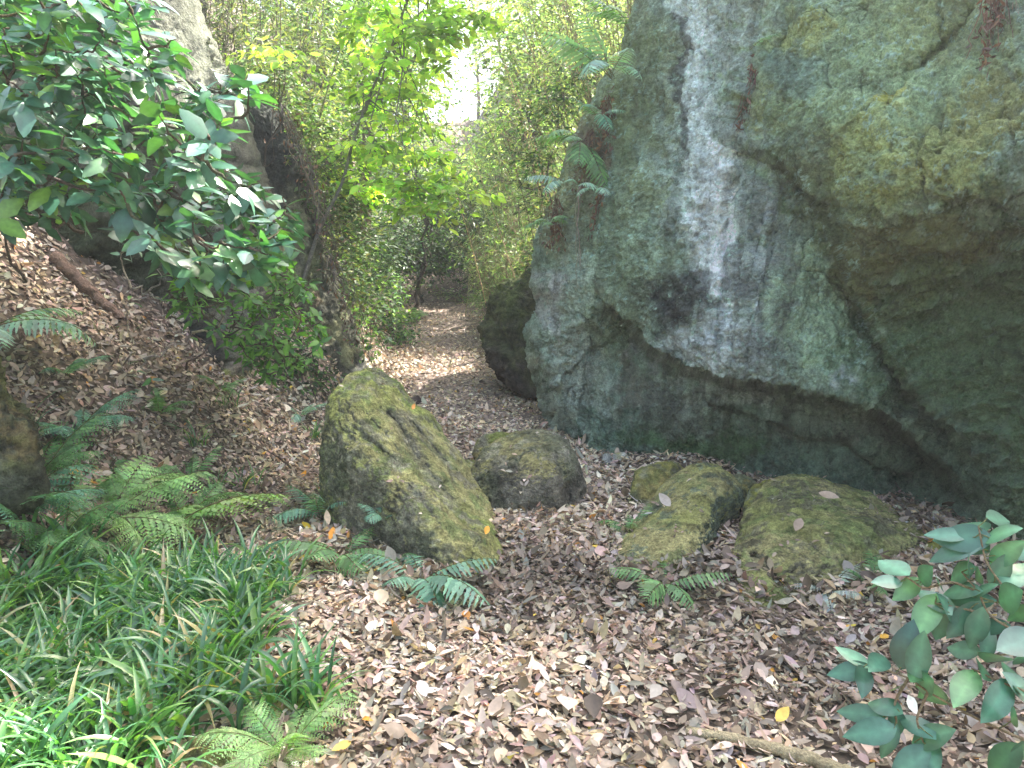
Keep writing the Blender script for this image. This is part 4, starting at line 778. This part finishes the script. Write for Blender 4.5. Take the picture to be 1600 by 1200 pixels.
# evergreen twigs reaching in at the lower right
def zpx(x, y): return 1000 + x / 2.667, 800 + y / 2.667
def sprig():
    stems = [[(1900, 760), (1600, 520), (1450, 430), (1410, 330), (1340, 250)], [(1700, 480), (1585, 340), (1520, 320), (1440, 210), (1410, 60)], [(1410, 330), (1300, 290), (1180, 320), (1110, 270)],
             [(1900, 1050), (1600, 950), (1400, 860), (1200, 750), (1120, 690), (960, 640)], [(1900, 860), (1700, 640), (1575, 590), (1440, 600)], [(1850, 900), (1640, 760), (1480, 700), (1380, 650)], [(1120, 690), (1060, 790), (1070, 880)], [(1200, 750), (1150, 860), (1180, 960)], [(1450, 430), (1340, 400), (1230, 380)]]
    lv = [(1490, 30), (1390, 60), (1500, 85), (1280, 90), (1355, 105), (1320, 155), (1400, 145), (1530, 170), (1510, 230), (1350, 215), (1420, 260), (1520, 360), (1380, 370), (1330, 320), (1190, 260), (1060, 235), (1030, 290), (1110, 325), (1235, 300), (1235, 360), (1200, 415), (1265, 440), (1350, 450),
          (1445, 480), (1450, 540), (1340, 575), (1575, 545), (1480, 600), (1440, 640), (880, 600), (870, 665), (940, 700), (1000, 620), (1105, 580), (1160, 610), (1165, 660), (1060, 730), (1175, 715), (1240, 750), (930, 840), (1010, 800), (985, 910), (1035, 970), (1080, 895), (1155, 890), (1220, 935),
          (1145, 975), (1215, 1020), (1140, 1045), (1360, 715), (1500, 780), (1560, 850), (1515, 1030), (1590, 720), (1600, 160), (1560, 260), (1600, 420), (1400, 500), (1290, 390), (1440, 320), (1330, 250), (1590, 600), (1600, 990), (1560, 690)]
    yd = lambda x, y: 2.05 - .12 * (x - 850) / 800 + .25 * (600 - y) / 1000
    c0 = np.array([1.75, 1.75, .25]); b = Batch(); SP = []
    for st in stems:
        q = np.array([P(*zpx(x, y), yd(x, y)) for x, y in st]); t = np.linspace(0, len(q) - 1, 4 * len(q)); q = np.stack([np.interp(t, np.arange(len(q)), q[:, k]) for k in range(3)], -1)
        q[1:-1] = (q[:-2] + q[1:-1] * 2 + q[2:]) / 4; b.tube(q, .0045, .0022, (.33, .25, .15), 6, .05); SP.append(q)
    for k in (0, 3, 4): b.tube(bez(c0, SP[k][0], (.05, 0, .1), 8), .010, .005, (.25, .19, .12), 6)
    SP = np.concatenate(SP); f = Batch()
    for x, y in lv:
        c = P(*zpx(x, y), yd(x, y) + rng.normal(0, .03)); j = np.argmin(np.linalg.norm(SP - c, axis=1)); out = c - SP[j]
        out = unit(out + rng.normal(0, .012, 3)) ; out = unit(out * np.array([1, 1, 1]) + np.array([-.25, 0, 0]))
        L = .128 * rng.uniform(.85, 1.15); base = c - out * L * .5
        nn = unit(np.array([rng.normal(-.05, .3), -.75 + rng.normal(0, .2), .75]))
        pet = leaf_t(7, .50, .45, .10, -.10); f.add(pet, [base], frames(out[None], nn[None]), [L * rng.uniform(.8, 1.15)], pick([(.045, .13, .085), (.06, .165, .10), (.035, .10, .07), (.09, .20, .08)], 1, [.35, .35, .22, .08], .15, .04), [rng.uniform(.8, 1.2)], [rng.normal(-.05, .16)], rib=.9)
        b.tube([SP[j], (SP[j] + base) / 2 + rng.normal(0, .002, 3), base + out * .01], .002, .0014, (.22, .24, .1), 4)
    # a few stray leaves nearer the root
    t = thing('evergreen_shrub', c0, 'evergreen twigs with large oval dark green leaves, nearest at the lower right', 'shrub')
    obj('stem', b.mesh('stem', c0), M_bark, t); obj('foliage', f.mesh('foliage', c0), M_dark, t)
sprig()
# ------------------------------------------------------------------ trees, thickets and bamboo further on
def mass(f, blobs, n, ll, cols, probs=None, tm=None, flat=.35, twig=.22, per=12, upb=.9, droop=-.15, minz=.03):
    """leafy sprays scattered through balls: blobs = (u, v, y, radius_m[, vertical squash])"""
    tm = tm or T_bg; W = np.array([bl[3] ** 2.2 for bl in blobs]); W /= W.sum()
    ns = max(1, n // per); k = rng.choice(len(blobs), ns, p=W)
    C = np.array([P(*bl[:3]) for bl in blobs])[k]; Rr = np.array([bl[3] for bl in blobs])[k]
    sq = np.array([bl[4] if len(bl) > 4 else .8 for bl in blobs])[k]
    q = unit(rng.normal(0, 1, (ns, 3))) * (rng.random(ns) ** .42)[:, None] * Rr[:, None]; q[:, 2] *= sq
    tw = C + q; dirh = unit(q + rng.normal(0, .3, (ns, 3)) * Rr[:, None]); dirh[:, 2] = dirh[:, 2] * .4 + droop; dirh = unit(dirh)
    tw = np.repeat(tw, per, 0); dh = np.repeat(dirh, per, 0); m = len(tw)
    along = rng.uniform(-.5, 1, m) * twig; side = unit(np.cross(dh, [0, 0, 1.])); sg = rng.choice([-1, 1], m)
    pos = tw + dh * along[:, None] + side * (rng.normal(0, .25, m) * twig)[:, None] + rng.normal(0, flat * .25, (m, 3)) * np.array([0, 0, 1]) * twig * 2
    d = unit(dh * .6 + side * (sg * .8)[:, None] + np.array([0, 0, droop]) + rng.normal(0, .3, (m, 3)))
    nn = unit(np.array([0, 0, upb]) + rng.normal(0, .5, (m, 3)))
    ok = pos[:, 2] > g(pos[:, 0], pos[:, 1]) + minz; pos, d, nn = pos[ok], d[ok], nn[ok]; m = len(pos)
    tone = np.repeat(np.exp(rng.normal(0, .34, ns)), per)[ok]; col = pick(cols, m, probs, .15, .05) * tone[:, None]; kk = rng.integers(0, len(tm), m); sz = ll * rng.uniform(.6, 1.3, m)
    for i, t in enumerate(tm):
        j = kk == i; f.add(t, pos[j], frames(d[j], nn[j]), sz[j], col[j])
    return tw[::per]
T_bg = [leaf_t(2, .5, .45, .25, -.1), leaf_t(2, .38, .5, -.2, -.2)]
T_bam = [leaf_t(2, .16, .4, .2, -.3), leaf_t(2, .13, .4, .0, -.15)]
def tree(name, foot, blobs, n, ll, cols, label, cat='tree', r=.12, mat=None, bark=(.13, .11, .085), limbs=None, tm=None, trunk=None, per=12, twig=.25, group=None, droop=-.15, nl=14, flat=.35, probs=None, upb=.9):
    foot = np.array(foot); f = Batch(); tips = mass(f, blobs, n, ll, cols, probs, tm, flat, twig, per, upb, droop)
    C = np.array([P(*bl[:3]) for bl in blobs]); W = np.array([bl[3] for bl in blobs]); top = (C * W[:, None]).sum(0) / W.sum() 
    b = Batch()
    if trunk is None: trunk = bez(foot - np.array([0, 0, .3]), top, rng.normal(0, .15, 3) * np.array([1, 1, 0]), 10, .04)
    b.tube(trunk, r, r * .35, bark, 8, .06); T = np.array(trunk)
    for c, rr in zip(C, W):
        j = int(len(T) * rng.uniform(.45, .9)); L = np.linalg.norm(c - T[j]); q = bez(T[j], c, rng.normal(0, .08, 3) * L, 8, .03 * L); b.tube(q, r * .4, r * .1, bark, 5, .05)
        sel = tips[rng.choice(len(tips), min(nl, len(tips)), replace=False)]; near = sel[np.linalg.norm(sel - c, axis=1) < rr * 1.3]
        for s_ in near: b.tube(bez(q[rng.integers(3, 8)], s_, rng.normal(0, .1, 3) * rr, 5, .03 * rr), max(r * .1, .006), .003, bark, 4)
    t = thing(name, foot, label, cat, group); obj('trunk', b.mesh('trunk', foot), M_bark, t); obj('crown', f.mesh('crown', foot), mat or M_green, t)
    return t
def foot(u, y): x = float(P(u, 400, y)[0]); return np.array([x, y, float(g(x, y))])
LIME = [(.32, .44, .13), (.38, .50, .17), (.24, .37, .12), (.46, .52, .20)]
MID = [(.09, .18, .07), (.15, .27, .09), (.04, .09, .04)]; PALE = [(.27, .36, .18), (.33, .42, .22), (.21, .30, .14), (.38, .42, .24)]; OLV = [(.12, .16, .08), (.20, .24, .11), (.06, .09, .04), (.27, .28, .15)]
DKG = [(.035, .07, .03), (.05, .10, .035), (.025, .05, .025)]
T_lime = [leaf_t(4, .5, .5, .12, -.15), leaf_t(4, .42, .52, -.05, -.1)]
# sapling with lime leaves arching over the path
tk = [P(470, 452, 8.0)] + [P(u, v, y) for u, v, y in ((500, 352, 8.3), (536, 287, 8.4), (550, 224, 8.4), (575, 154, 8.3), (610, 77, 8.2), (640, -10, 8.2), (660, -120, 8.2))]
tk = np.array(tk); t_ = np.linspace(0, 7, 26); tk = np.stack([np.interp(t_, np.arange(8), tk[:, k]) for k in range(3)], -1); tk[1:-1] = (tk[:-2] + tk[1:-1] + tk[2:]) / 3
tree('broadleaf_tree', tk[0], [(600, 110, 8.3, 0.34, .4), (650, 60, 8.2, 0.37, .4), (705, 40, 8.1, 0.34, .4), (640, 150, 8.3, 0.30, .35), (700, 100, 8.3, 0.23, .35), (600, 30, 8.5, 0.34, .5), (560, 60, 8.7, 0.29, .5), (590, 235, 8.5, 0.32, .25), (650, 245, 8.4, 0.30, .22), (600, 185, 8.5, 0.25, .3), (650, 200, 8.5, 0.23, .3),
     (610, 285, 8.4, 0.32, .2), (670, 292, 8.3, 0.34, .2), (715, 305, 8.2, 0.28, .2), (690, 330, 8.2, 0.25, .22), (640, 325, 8.3, 0.23, .2), (560, 265, 8.7, 0.23, .3), (540, 235, 8.7, 0.17, .4), (735, 20, 8.1, 0.23, .4), (700, -50, 8.1, 0.57, .4), (600, -60, 8.3, 0.57, .4), (575, 150, 8.5, 0.25, .4), (560, 300, 8.7, 0.23, .25), (520, 270, 8.8, 0.14, .3), (700, 265, 8.4, 0.16, .3)],
     4400, .115, LIME, 'slender grey-stemmed tree with glowing lime leaves arching over the path', r=.022, mat=M_lime, tm=T_lime, trunk=tk, per=9, twig=.2, bark=(.22, .20, .16), flat=.2, nl=10)
tree('broadleaf_tree', foot(420, 8.5), [(430, 85, 7.4, .16, .3), (470, 98, 7.3, .14, .3), (500, 110, 7.2, .1, .3), (400, 80, 7.6, .14, .3)], 130, .1, LIME, 'small sprig of lime leaves above the dark rock buttress', 'sapling', r=.014, mat=M_lime, tm=T_lime, per=7, flat=.15, nl=4)
# brush along the top of the left bank
def thicket(name, feet, nc, hmin, hmax, lean, leafn, ll, cols, label, culm=(.15, .14, .09), r=.009, cat='bamboo', group=None, spread=1.0, tm=None, fr=(.25, 1.05)):
    feet = np.array(feet); c0 = feet[0]; b, f = Batch(), Batch(); pos, dr = [], []
    for k in range(nc):
        q = feet[rng.integers(len(feet))] + rng.normal(0, .5, 3) * np.array([spread, spread, 0]); q[2] = float(g(q[0], q[1])) - .05; h = rng.uniform(hmin, hmax)
        tp = q + np.array([rng.normal(lean[0], .16), rng.normal(lean[1], .16), 1]) * h; bow = np.array([lean[0], lean[1], 0]) * -.2 * h + rng.normal(0, .05, 3)
        pth = bez(q, tp, bow, 8); b.tube(pth, r * rng.uniform(.6, 1.2), r * .3, jit(culm, 1, .25)[0], 5)
        for _ in range(leafn // nc // 6 + 1):
            t = rng.uniform(*fr); t = min(t, 1); i = t * 7; i0 = min(int(i), 6); p_ = pth[i0] + (pth[i0 + 1] - pth[i0]) * (i - i0); a = rng.uniform(0, 6.28); L = rng.uniform(.15, .45) * (1.2 - .4 * t)
            e = p_ + np.array([math.cos(a), math.sin(a), .45]) * L; b.tube([p_, (p_ + e) / 2 + np.array([0, 0, .02]), e], .003, .0015, jit(culm, 1, .25)[0], 3)
            pos.append(np.repeat(e[None], 6, 0) + rng.normal(0, .05, (6, 3))); dr.append(np.repeat(np.array([math.cos(a), math.sin(a), -.3])[None], 6, 0))
    pos = np.concatenate(pos); dr = unit(np.concatenate(dr) + rng.normal(0, .6, (len(pos), 3))); n = len(pos); kk = rng.integers(0, 2, n); col = pick(cols, n, None, .2, .06); sz = ll * rng.uniform(.6, 1.2, n); nn = unit(rng.normal(0, .6, (n, 3)) + np.array([0, 0, .7]))
    tm = tm or T_bam
    for i in (0, 1): f.add(tm[i], pos[kk == i], frames(dr[kk == i], nn[kk == i]), sz[kk == i], col[kk == i])
    t = thing(name, c0, label, cat, group); obj('stem', b.mesh('stem', c0), M_bark, t); obj('foliage', f.mesh('foliage', c0), M_green, t)
BB = 'bamboo and brush along the banks'
thicket('bamboo_thicket', [foot(420, 10), foot(470, 10.5), foot(390, 9.6)], 60, 2.0, 4.2, (.05, -.02), 9000, .12, OLV, 'olive bamboo brush on the left bank behind the dark buttress', group=BB)
thicket('bamboo_thicket', [foot(905, 10.5), foot(960, 10.2), foot(1010, 10)], 80, 2.2, 4.2, (-.12, -.06), 7500, .11, OLV + PALE, 'dry brown-stemmed bamboo standing behind the top of the cliff', culm=(.36, .25, .15), group=BB, fr=(.5, 1.05))
thicket('bamboo_thicket', [foot(850, 13), foot(880, 13.4), foot(815, 14)], 45, 1.6, 3.4, (-.15, -.05), 9000, .12, PALE, 'pale leafy bamboo on the right bank above the fine-leaved shrub', group=BB, culm=(.30, .26, .15))
thicket('bamboo_thicket', [foot(800, 13), foot(815, 12.2), foot(830, 11.4)], 110, .7, 1.7, (-.12, -.05), 9000, .085, MID + PALE, 'fine-leaved low bamboo leaning over the right side of the path', group=BB, culm=(.25, .19, .12), spread=.4)
# trees and shrubs
TN = 'leafy trees beside the path'
tree('forest_tree', foot(500, 12.5), [(500, 150, 12.5, .9), (450, 60, 12.5, 1.0), (540, 60, 12.8, .9), (470, 230, 12.2, .7), (530, 250, 12.5, .6), (520, -20, 13, 1.2)], 7500, .10, [(.10, .20, .07), (.17, .29, .10), (.05, .10, .045), (.25, .34, .14)], 'leafy green tree just behind the lime-leaved tree on the left bank', r=.07, bark=(.10, .085, .065), group=TN, nl=26, per=8, probs=[.3, .3, .2, .2])
tree('forest_tree', foot(840, 14.5), [(820, 120, 14, .9), (870, 60, 14, 1.0), (800, 210, 14, .7), (850, 200, 13.5, .7), (790, 40, 14.5, .8), (880, -30, 14, 1.2), (780, 280, 14.5, .55)], 8000, .105, PALE + [(.12, .20, .09)], 'leafy pale green tree on the right bank behind the cliff', r=.07, bark=(.12, .10, .08), group=TN, nl=26, per=8)
tree('shrub', foot(560, 9.2), [(555, 500, 8.9, .16), (575, 540, 8.6, .13), (540, 455, 9.1, .2), (590, 480, 10, .22), (605, 440, 10.8, .28)], 1300, .07, MID + [(.2, .3, .1)], 'ragged green shrub on the steep left bank beside the path', 'shrub', r=.014, group=TN, nl=12, per=6)
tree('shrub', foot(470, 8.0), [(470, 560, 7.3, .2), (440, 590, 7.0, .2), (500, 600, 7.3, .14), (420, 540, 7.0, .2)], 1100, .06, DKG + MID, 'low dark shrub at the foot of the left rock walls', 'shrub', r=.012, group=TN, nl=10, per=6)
tree('forest_tree', foot(568, 15), [(560, 190, 15, 1.3), (520, 110, 15, 1.4), (600, 110, 15.5, 1.3), (560, 20, 15, 1.8), (640, 190, 16, 1.0)], 9000, .10, MID + OLV, 'straight brown-trunked tree behind the lime-leaved tree, left of the path', r=.13, bark=(.16, .11, .075), trunk=bez(foot(568, 15) - np.array([0, 0, .2]), P(566, -40, 15), (.05, 0, 0), 10, .02), group='trees beyond the bend')
TG = 'trees beyond the bend'
tree('forest_tree', foot(470, 18), [(470, 60, 18, 2.0), (420, 160, 17, 1.6), (520, 170, 18, 1.6), (480, 270, 17, 1.3), (430, -60, 18, 2.5)], 9000, .12, MID, 'dense mid-green tree behind the olive bamboo at the left', group=TG)
tree('forest_tree', foot(650, 22), [(650, 290, 21, 1.5), (620, 210, 22, 1.4), (690, 250, 22, 1.1), (650, 90, 23, 1.5), (600, 30, 22, 2.1), (620, -120, 24, 2.6), (665, 160, 23, 1.0)], 11000, .13, MID + PALE, 'hazy green tree straight behind the lower lime sprays', group=TG)
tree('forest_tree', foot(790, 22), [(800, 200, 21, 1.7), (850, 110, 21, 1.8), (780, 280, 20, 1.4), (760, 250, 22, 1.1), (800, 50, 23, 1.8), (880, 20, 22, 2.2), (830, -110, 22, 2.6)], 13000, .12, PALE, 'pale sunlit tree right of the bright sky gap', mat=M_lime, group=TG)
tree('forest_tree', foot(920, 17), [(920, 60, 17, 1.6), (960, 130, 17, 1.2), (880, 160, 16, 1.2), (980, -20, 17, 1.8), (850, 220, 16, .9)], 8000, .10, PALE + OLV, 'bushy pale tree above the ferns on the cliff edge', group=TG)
tree('forest_tree', foot(720, 33), [(730, 280, 31, 2.2), (690, 320, 30, 2.0), (790, 300, 30, 2.4), (640, 250, 33, 2.6), (760, 330, 28, 1.8), (800, 200, 34, 2.6)], 9000, .17, MID + PALE, 'far tree low in the gap at the end of the valley', group=TG)
tree('forest_tree', foot(560, 36), [(560, 120, 36, 4), (640, 60, 38, 3.6), (480, 30, 36, 4), (600, -30, 38, 4), (620, 200, 36, 2.6)], 11000, .22, MID, 'broad far tree filling the view left of the sky gap', group=TG)
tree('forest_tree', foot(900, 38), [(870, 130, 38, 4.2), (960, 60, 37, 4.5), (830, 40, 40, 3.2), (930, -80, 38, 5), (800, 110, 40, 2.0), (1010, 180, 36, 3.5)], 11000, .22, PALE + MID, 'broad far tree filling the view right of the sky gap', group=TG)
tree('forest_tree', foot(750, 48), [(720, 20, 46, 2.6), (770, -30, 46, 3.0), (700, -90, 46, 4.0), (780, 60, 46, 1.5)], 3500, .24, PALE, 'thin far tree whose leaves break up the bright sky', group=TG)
US = 'low shrubs under the trees'
tree('shrub', foot(575, 11.5), [(560, 385, 11, .38), (600, 400, 11.6, .36), (580, 440, 11.2, .34), (615, 370, 12.5, .35)], 3000, .07, MID + [(.16, .25, .08)], 'leafy shrub on the left bank beside the straight trunk', 'shrub', r=.02, mat=M_gloss, group=US, nl=8)
tree('shrub', foot(600, 13), [(612, 500, 12.4, .26, .5), (598, 470, 12.8, .3, .6), (628, 522, 11.6, .2, .4)], 1500, .07, MID, 'low green shrub spilling onto the left edge of the path', 'shrub', r=.012, group=US, nl=6)
tree('shrub', foot(650, 17), [(640, 400, 16.5, .8), (610, 355, 16.5, .8), (680, 395, 17, .8), (575, 420, 14.5, .6), (700, 360, 17.5, .8)], 7500, .10, DKG, 'shrub tinted dark for the shade where the path bends away', 'shrub', r=.04, group=US)  # darkest leaf colours stand in for the deep shade at the bend
tree('shrub', foot(770, 17.5), [(745, 385, 17.5, .8), (730, 345, 18, .9), (775, 330, 18, .9), (800, 400, 16, .7)], 7500, .10, DKG, 'shade-darkened shrub under the pale tree on the far side of the path', 'shrub', r=.04, group=US)  # leaf colours darkened to paint the same deep shade
tree('shrub', foot(870, 9.8), [(865, 180, 9.8, .38), (890, 130, 9.8, .4), (845, 260, 9.9, .35), (840, 340, 9.5, .3, 1.2), (830, 410, 9.2, .25, 1.2)], 3200, .07, OLV + MID, 'scrubby bush clinging to the bank behind the cliff edge', 'shrub', r=.02, group=US, nl=10)
tree('shrub', foot(520, 9.6), [(510, 300, 9.6, .4), (540, 360, 9.8, .35), (520, 420, 9.2, .25), (480, 200, 9.4, .4), (545, 470, 9.4, .2)], 2600, .065, OLV + DKG, 'twiggy bush above the buttress on the left bank', 'shrub', r=.02, group=US, nl=20)
BT = 'bare-branched small trees'
for fx, fy, bl, lab in ((490, 9.8, [(500, 240, 9.8, .5), (560, 180, 10, .5), (530, 330, 9.8, .45), (470, 130, 10, .5), (600, 300, 10.2, .4)], 'dark twiggy tree leaning out over the left bank behind the lime-leaved tree'), (630, 15, [(600, 360, 14.5, .8), (680, 330, 15, .9), (650, 270, 15, .9), (720, 380, 15.5, .7)], 'tangle of dark bare branches in the shade at the bend'), (850, 11, [(830, 200, 11, .6), (800, 280, 11, .5), (860, 90, 11.2, .7), (790, 180, 11.5, .5)], 'thin dark-branched tree on the right bank behind the cliff')):
    tree('bare_tree', foot(fx, fy), bl, 420, .08, MID, lab, r=.045, bark=(.07, .06, .045), group=BT, nl=34, per=3)
tree('shrub', foot(505, 8.9), [(500, 260, 8.7, .3), (525, 330, 8.7, .28), (540, 400, 8.6, .25), (470, 190, 8.9, .3), (555, 450, 8.6, .18), (430, 120, 9, .3)], 3600, .07, [(.05, .10, .04), (.10, .18, .07), (.20, .28, .12), (.16, .16, .08)], 'tangled shrub lining the edge of the left rocks above the path', 'shrub', r=.018, group=US, nl=22, per=6)
# low plants carpeting the end of the path
f = Batch(); mass(f, [(u, v, y, .42, .45) for u, v, y in [(690, 462, 18), (720, 470, 17.3), (750, 478, 16.6), (775, 470, 16), (650, 455, 18.5), (700, 450, 20), (740, 455, 19), (780, 450, 17.5), (730, 440, 22), (680, 440, 22), (795, 480, 15)]], 6500, .11, MID + PALE, None, T_bam, droop=.1, minz=0)
tag(obj('ground_cover', f.mesh('ground_cover'), M_green), kind='stuff')
f = Batch()
for (xr, yr, n) in (((-4.5, -1.9), (8.5, 17), 900), ((.4, 2.6), (9, 17), 700), ((-9, 4), (17, 34), 4000)):
    x = rng.uniform(*xr, n); y = rng.uniform(*yr, n); ok = ((x < np.interp(y, YT, XL) - .25) | (x > np.interp(y, YR, XR) + .2) | (y > 19)); x, y = x[ok], y[ok]
    tuft = np.repeat(np.stack([x, y, g(x, y) + .05], -1), 9, 0); m_ = len(tuft); d = unit(rng.normal(0, 1, (m_, 3)) * np.array([1, 1, .4]) + np.array([0, 0, .3])); f.add(T_bg[0], tuft + rng.normal(0, .06, (m_, 3)), frames(d, unit(rng.normal(0, .5, (m_, 3)) + np.array([0, 0, 1]))), rng.uniform(.06, .15, m_) * (1 + (tuft[:, 1] > 17)), pick(MID + OLV + DKG, m_))
tag(obj('undergrowth', f.mesh('undergrowth'), M_green), kind='stuff')
# unseen trees added around and behind the viewpoint to block sky light
def shade(x, y, z, blobs, n, label):
    ft = np.array([x, y, z]); f, b = Batch(), Batch(); C = np.array([bl[:3] for bl in blobs], float)
    b.tube(bez(ft - np.array([0, 0, .5]), C.mean(0), (.1, 0, .3), 10, .05), .16, .06, (.13, .11, .085), 8, .05)
    for c in C: b.tube(bez(C.mean(0) * .5 + ft * .5, c, (0, 0, .2), 8, .05), .06, .02, (.13, .11, .085), 5)
    for x_, y_, z_, r_ in blobs:
        m = n // len(blobs); q = np.array([x_, y_, z_]) + unit(rng.normal(0, 1, (m, 3))) * (rng.random((m, 1)) ** .4) * r_ * np.array([1, 1, .7]); d = unit(rng.normal(0, 1, (m, 3)) + np.array([0, 0, -.2])); f.add(T_bg[0], q, frames(d, unit(rng.normal(0, .5, (m, 3)) + np.array([0, 0, .9]))), rng.uniform(.12, .22, m), pick(MID, m))
    t = thing('forest_tree', ft, label, 'tree', 'unseen shade trees around the viewpoint'); obj('trunk', b.mesh('trunk', ft), M_bark, t); obj('crown', f.mesh('crown', ft), M_green, t)

for k_, (x_, y_) in enumerate([(-6, -3), (-2.2, -6), (3, -6.5), (7, -2.5), (-7.5, 2.5), (0, -11)]):
    z_ = float(g(x_, y_)); shade(x_, y_, z_, [(x_ + a, y_ + b, z_ + c, r) for a, b, c, r in ((0, 0, 4.6, 1.9), (1.4, .4, 3.4, 1.5), (-1.4, .5, 3.6, 1.5), (.2, -.8, 2.2, 1.5), (.3, .2, 6.4, 1.8))], 3800, ['unseen shade tree behind the viewpoint, on the left', 'unseen shade tree behind the viewpoint, left of centre', 'unseen shade tree behind the viewpoint, right of centre', 'unseen shade tree behind the viewpoint, on the right', 'unseen shade tree outside the left edge of the view', 'unseen shade tree farthest behind the viewpoint'][k_])
# ------------------------------------------------------------------ air
HAZE = .0028
hb = bmesh.new(); bmesh.ops.create_cube(hb, size=1); hm = bpy.data.meshes.new('haze'); hb.to_mesh(hm); hb.free()
hz = bpy.data.objects.new('haze', hm); COL.objects.link(hz); hz.scale = (126, 108, 62); hz.location = (0, 39, 28)
mh = bpy.data.materials.new('haze'); mh.use_nodes = True; th_ = mh.node_tree; th_.nodes.remove(th_.nodes['Principled BSDF']); pv = N(th_, 'ShaderNodeVolumePrincipled')
pv.inputs['Color'].default_value = (.92, .95, 1, 1); pv.inputs['Density'].default_value = HAZE; pv.inputs['Anisotropy'].default_value = .35; th_.links.new(pv.outputs[0], th_.nodes['Material Output'].inputs['Volume']); hm.materials.append(mh); tag(hz, kind='stuff')
# ------------------------------------------------------------------ fallen wood
def log(name, a, b_, r0, r1, col, label, bow=(0, 0, 0), cat='log', group=None, lift=.9, stubs=0):
    a, b_ = np.array(a), np.array(b_); a[2] += r0 * lift; b_[2] += r1 * lift; bt = Batch(); pth = bez(a, b_, bow, 22, r0 * .18)
    bt.tube(pth, r0, r1, col, 10, .05)
    for i, e in ((0, -1), (-1, 1)):
        rr = r0 if i == 0 else r1; d = unit(pth[i] - pth[1 if i == 0 else -2]); bt.tube([pth[i], pth[i] + d * rr * .1, pth[i] + d * rr * .2], rr * .98, rr * .05, np.array(col) * .6, 10)
    for _ in range(stubs): 
        k = rng.integers(3, 19); bt.tube([pth[k], pth[k] + unit(rng.normal(0, 1, 3) + np.array([0, 0, .5])) * r0 * rng.uniform(2, 6)], r0 * .35, r0 * .15, col, 5)
    return tag(obj(name, bt.mesh(name, a), M_bark, loc=a), label, cat, group)
log('fallen_log', G(85, 412), G(188, 505), .052, .035, (.24, .16, .12), 'reddish brown fallen trunk lying on the left bank')
log('fallen_branch', G(1072, 1150), G(1330, 1225), .018, .024, (.48, .40, .25), 'pale barkless branch at the bottom edge, right of centre', (.03, 0, .01), 'branch')
TWG = 'fallen twigs'
for i, (a, b_, r, c, lab) in enumerate([((1285, 925), (1388, 862), .006, (.20, .15, .11), 'thin twig slanting up against the front of the broad boulder'), ((1290, 915), (1440, 985), .008, (.25, .19, .15), 'long grey twig in front of the broad boulder running toward the evergreen twigs'),
        ((1400, 1005), (1480, 992), .011, (.16, .11, .08), 'crooked dark stick left of the evergreen twigs'), ((1095, 880), (1140, 940), .005, (.22, .16, .11), 'fine twig between the two large right-hand boulders'),
        ((220, 690), (238, 735), .014, (.34, .29, .22), 'short pale stick on the left bank above the ferns'), ((455, 735), (380, 690), .008, (.18, .13, .1), 'brown twig lying above the small track at the left'), ((185, 815), (228, 792), .010, (.14, .11, .08), 'dark twig poking through the ferns at the left'),
        ((525, 880), (533, 930), .004, (.3, .22, .15), 'curved thin twig on the litter left of the leaning boulder'), ((1215, 1100), (1175, 1060), .006, (.25, .2, .16), 'small twig on the litter above the pale branch'), ((640, 1080), (700, 1105), .005, (.28, .22, .17), 'small twig in the bottom centre litter'),
        ((600, 405), (690, 425), .03, (.12, .09, .07), 'dark dead branch in the shade where the path bends'), ((660, 380), (640, 440), .025, (.13, .10, .08), 'leaning dead stick in the shade where the path bends')]):
    A, B_ = G(*a), G(*b_)
    if i == 0: B_ = P(b_[0], b_[1], 3.75)
    log('fallen_twig', A, B_, r, r * .6, c, lab, rng.normal(0, .03, 3), 'twig', TWG, 1.6, 2)
# bright leaves one can pick out
for i, (p_, L, nrm_, lab, c) in enumerate([(P(757, 833, 3.88), .06, (.3, -.6, .6), 'orange leaf stuck on the lower right end of the leaning boulder', (.75, .33, .03)), (P(645, 642, 4.88), .05, (.2, -.5, .8), 'orange leaf on the top edge of the leaning boulder', (.6, .25, .05)),
        (G(476, 748), .07, (0, -.3, 1), 'orange leaf on the small track, farther up', (.75, .33, .03)), (G(480, 830), .07, (0, -.4, 1), 'yellow leaf on the small track, left of the boulder ferns', (.80, .50, .04)), (G(255, 622), .09, (.3, -.5, 1), 'pale yellow leaf on the leafy left bank', (.72, .58, .34)),
        (G(1216, 1128), .08, (.2, -.4, 1), 'yellow-brown leaf in the litter above the pale branch', (.70, .48, .10)), (G(1378, 1008), .06, (0, -.3, 1), 'orange leaf left of the crooked dark stick', (.70, .38, .06)), (G(536, 1183), .07, (0, -.3, 1), 'yellow leaf at the bottom edge right of the pale lacy fern', (.75, .52, .14)), (G(662, 1092), .09, (0, -.4, 1), 'whitish leaf in the bottom centre litter', (.62, .55, .50)),
        (P(1042, 788, 4.3), .11, (-.4, -.5, .8), 'grey-brown leaf resting on the slanting moss-gold boulder', (.42, .36, .31)), (P(1293, 782, 4.08), .11, (-.1, -.5, .8), 'brown leaf resting on top of the broad boulder', (.40, .30, .22)), (P(1245, 826, 3.92), .10, (-.1, -.6, .7), 'curled brown leaf lower on the broad boulder', (.38, .28, .21))]):
    b = Batch(); n_ = unit(np.array(nrm_, float)); a = rng.uniform(0, 6.28); d = np.array([math.cos(a), math.sin(a), 0]); d = unit(d - n_ * (d @ n_))
    b.add(leaf_t(7, .5, .45, .25, .2), [np.array([0, 0, 0.])], frames(d[None], n_[None]), [L], np.array([c])); tag(obj('fallen_leaf', b.mesh('fallen_leaf'), M_litter, loc=p_ + n_ * .035 - d * L / 2), lab, 'leaf', 'fallen leaves that stand out')
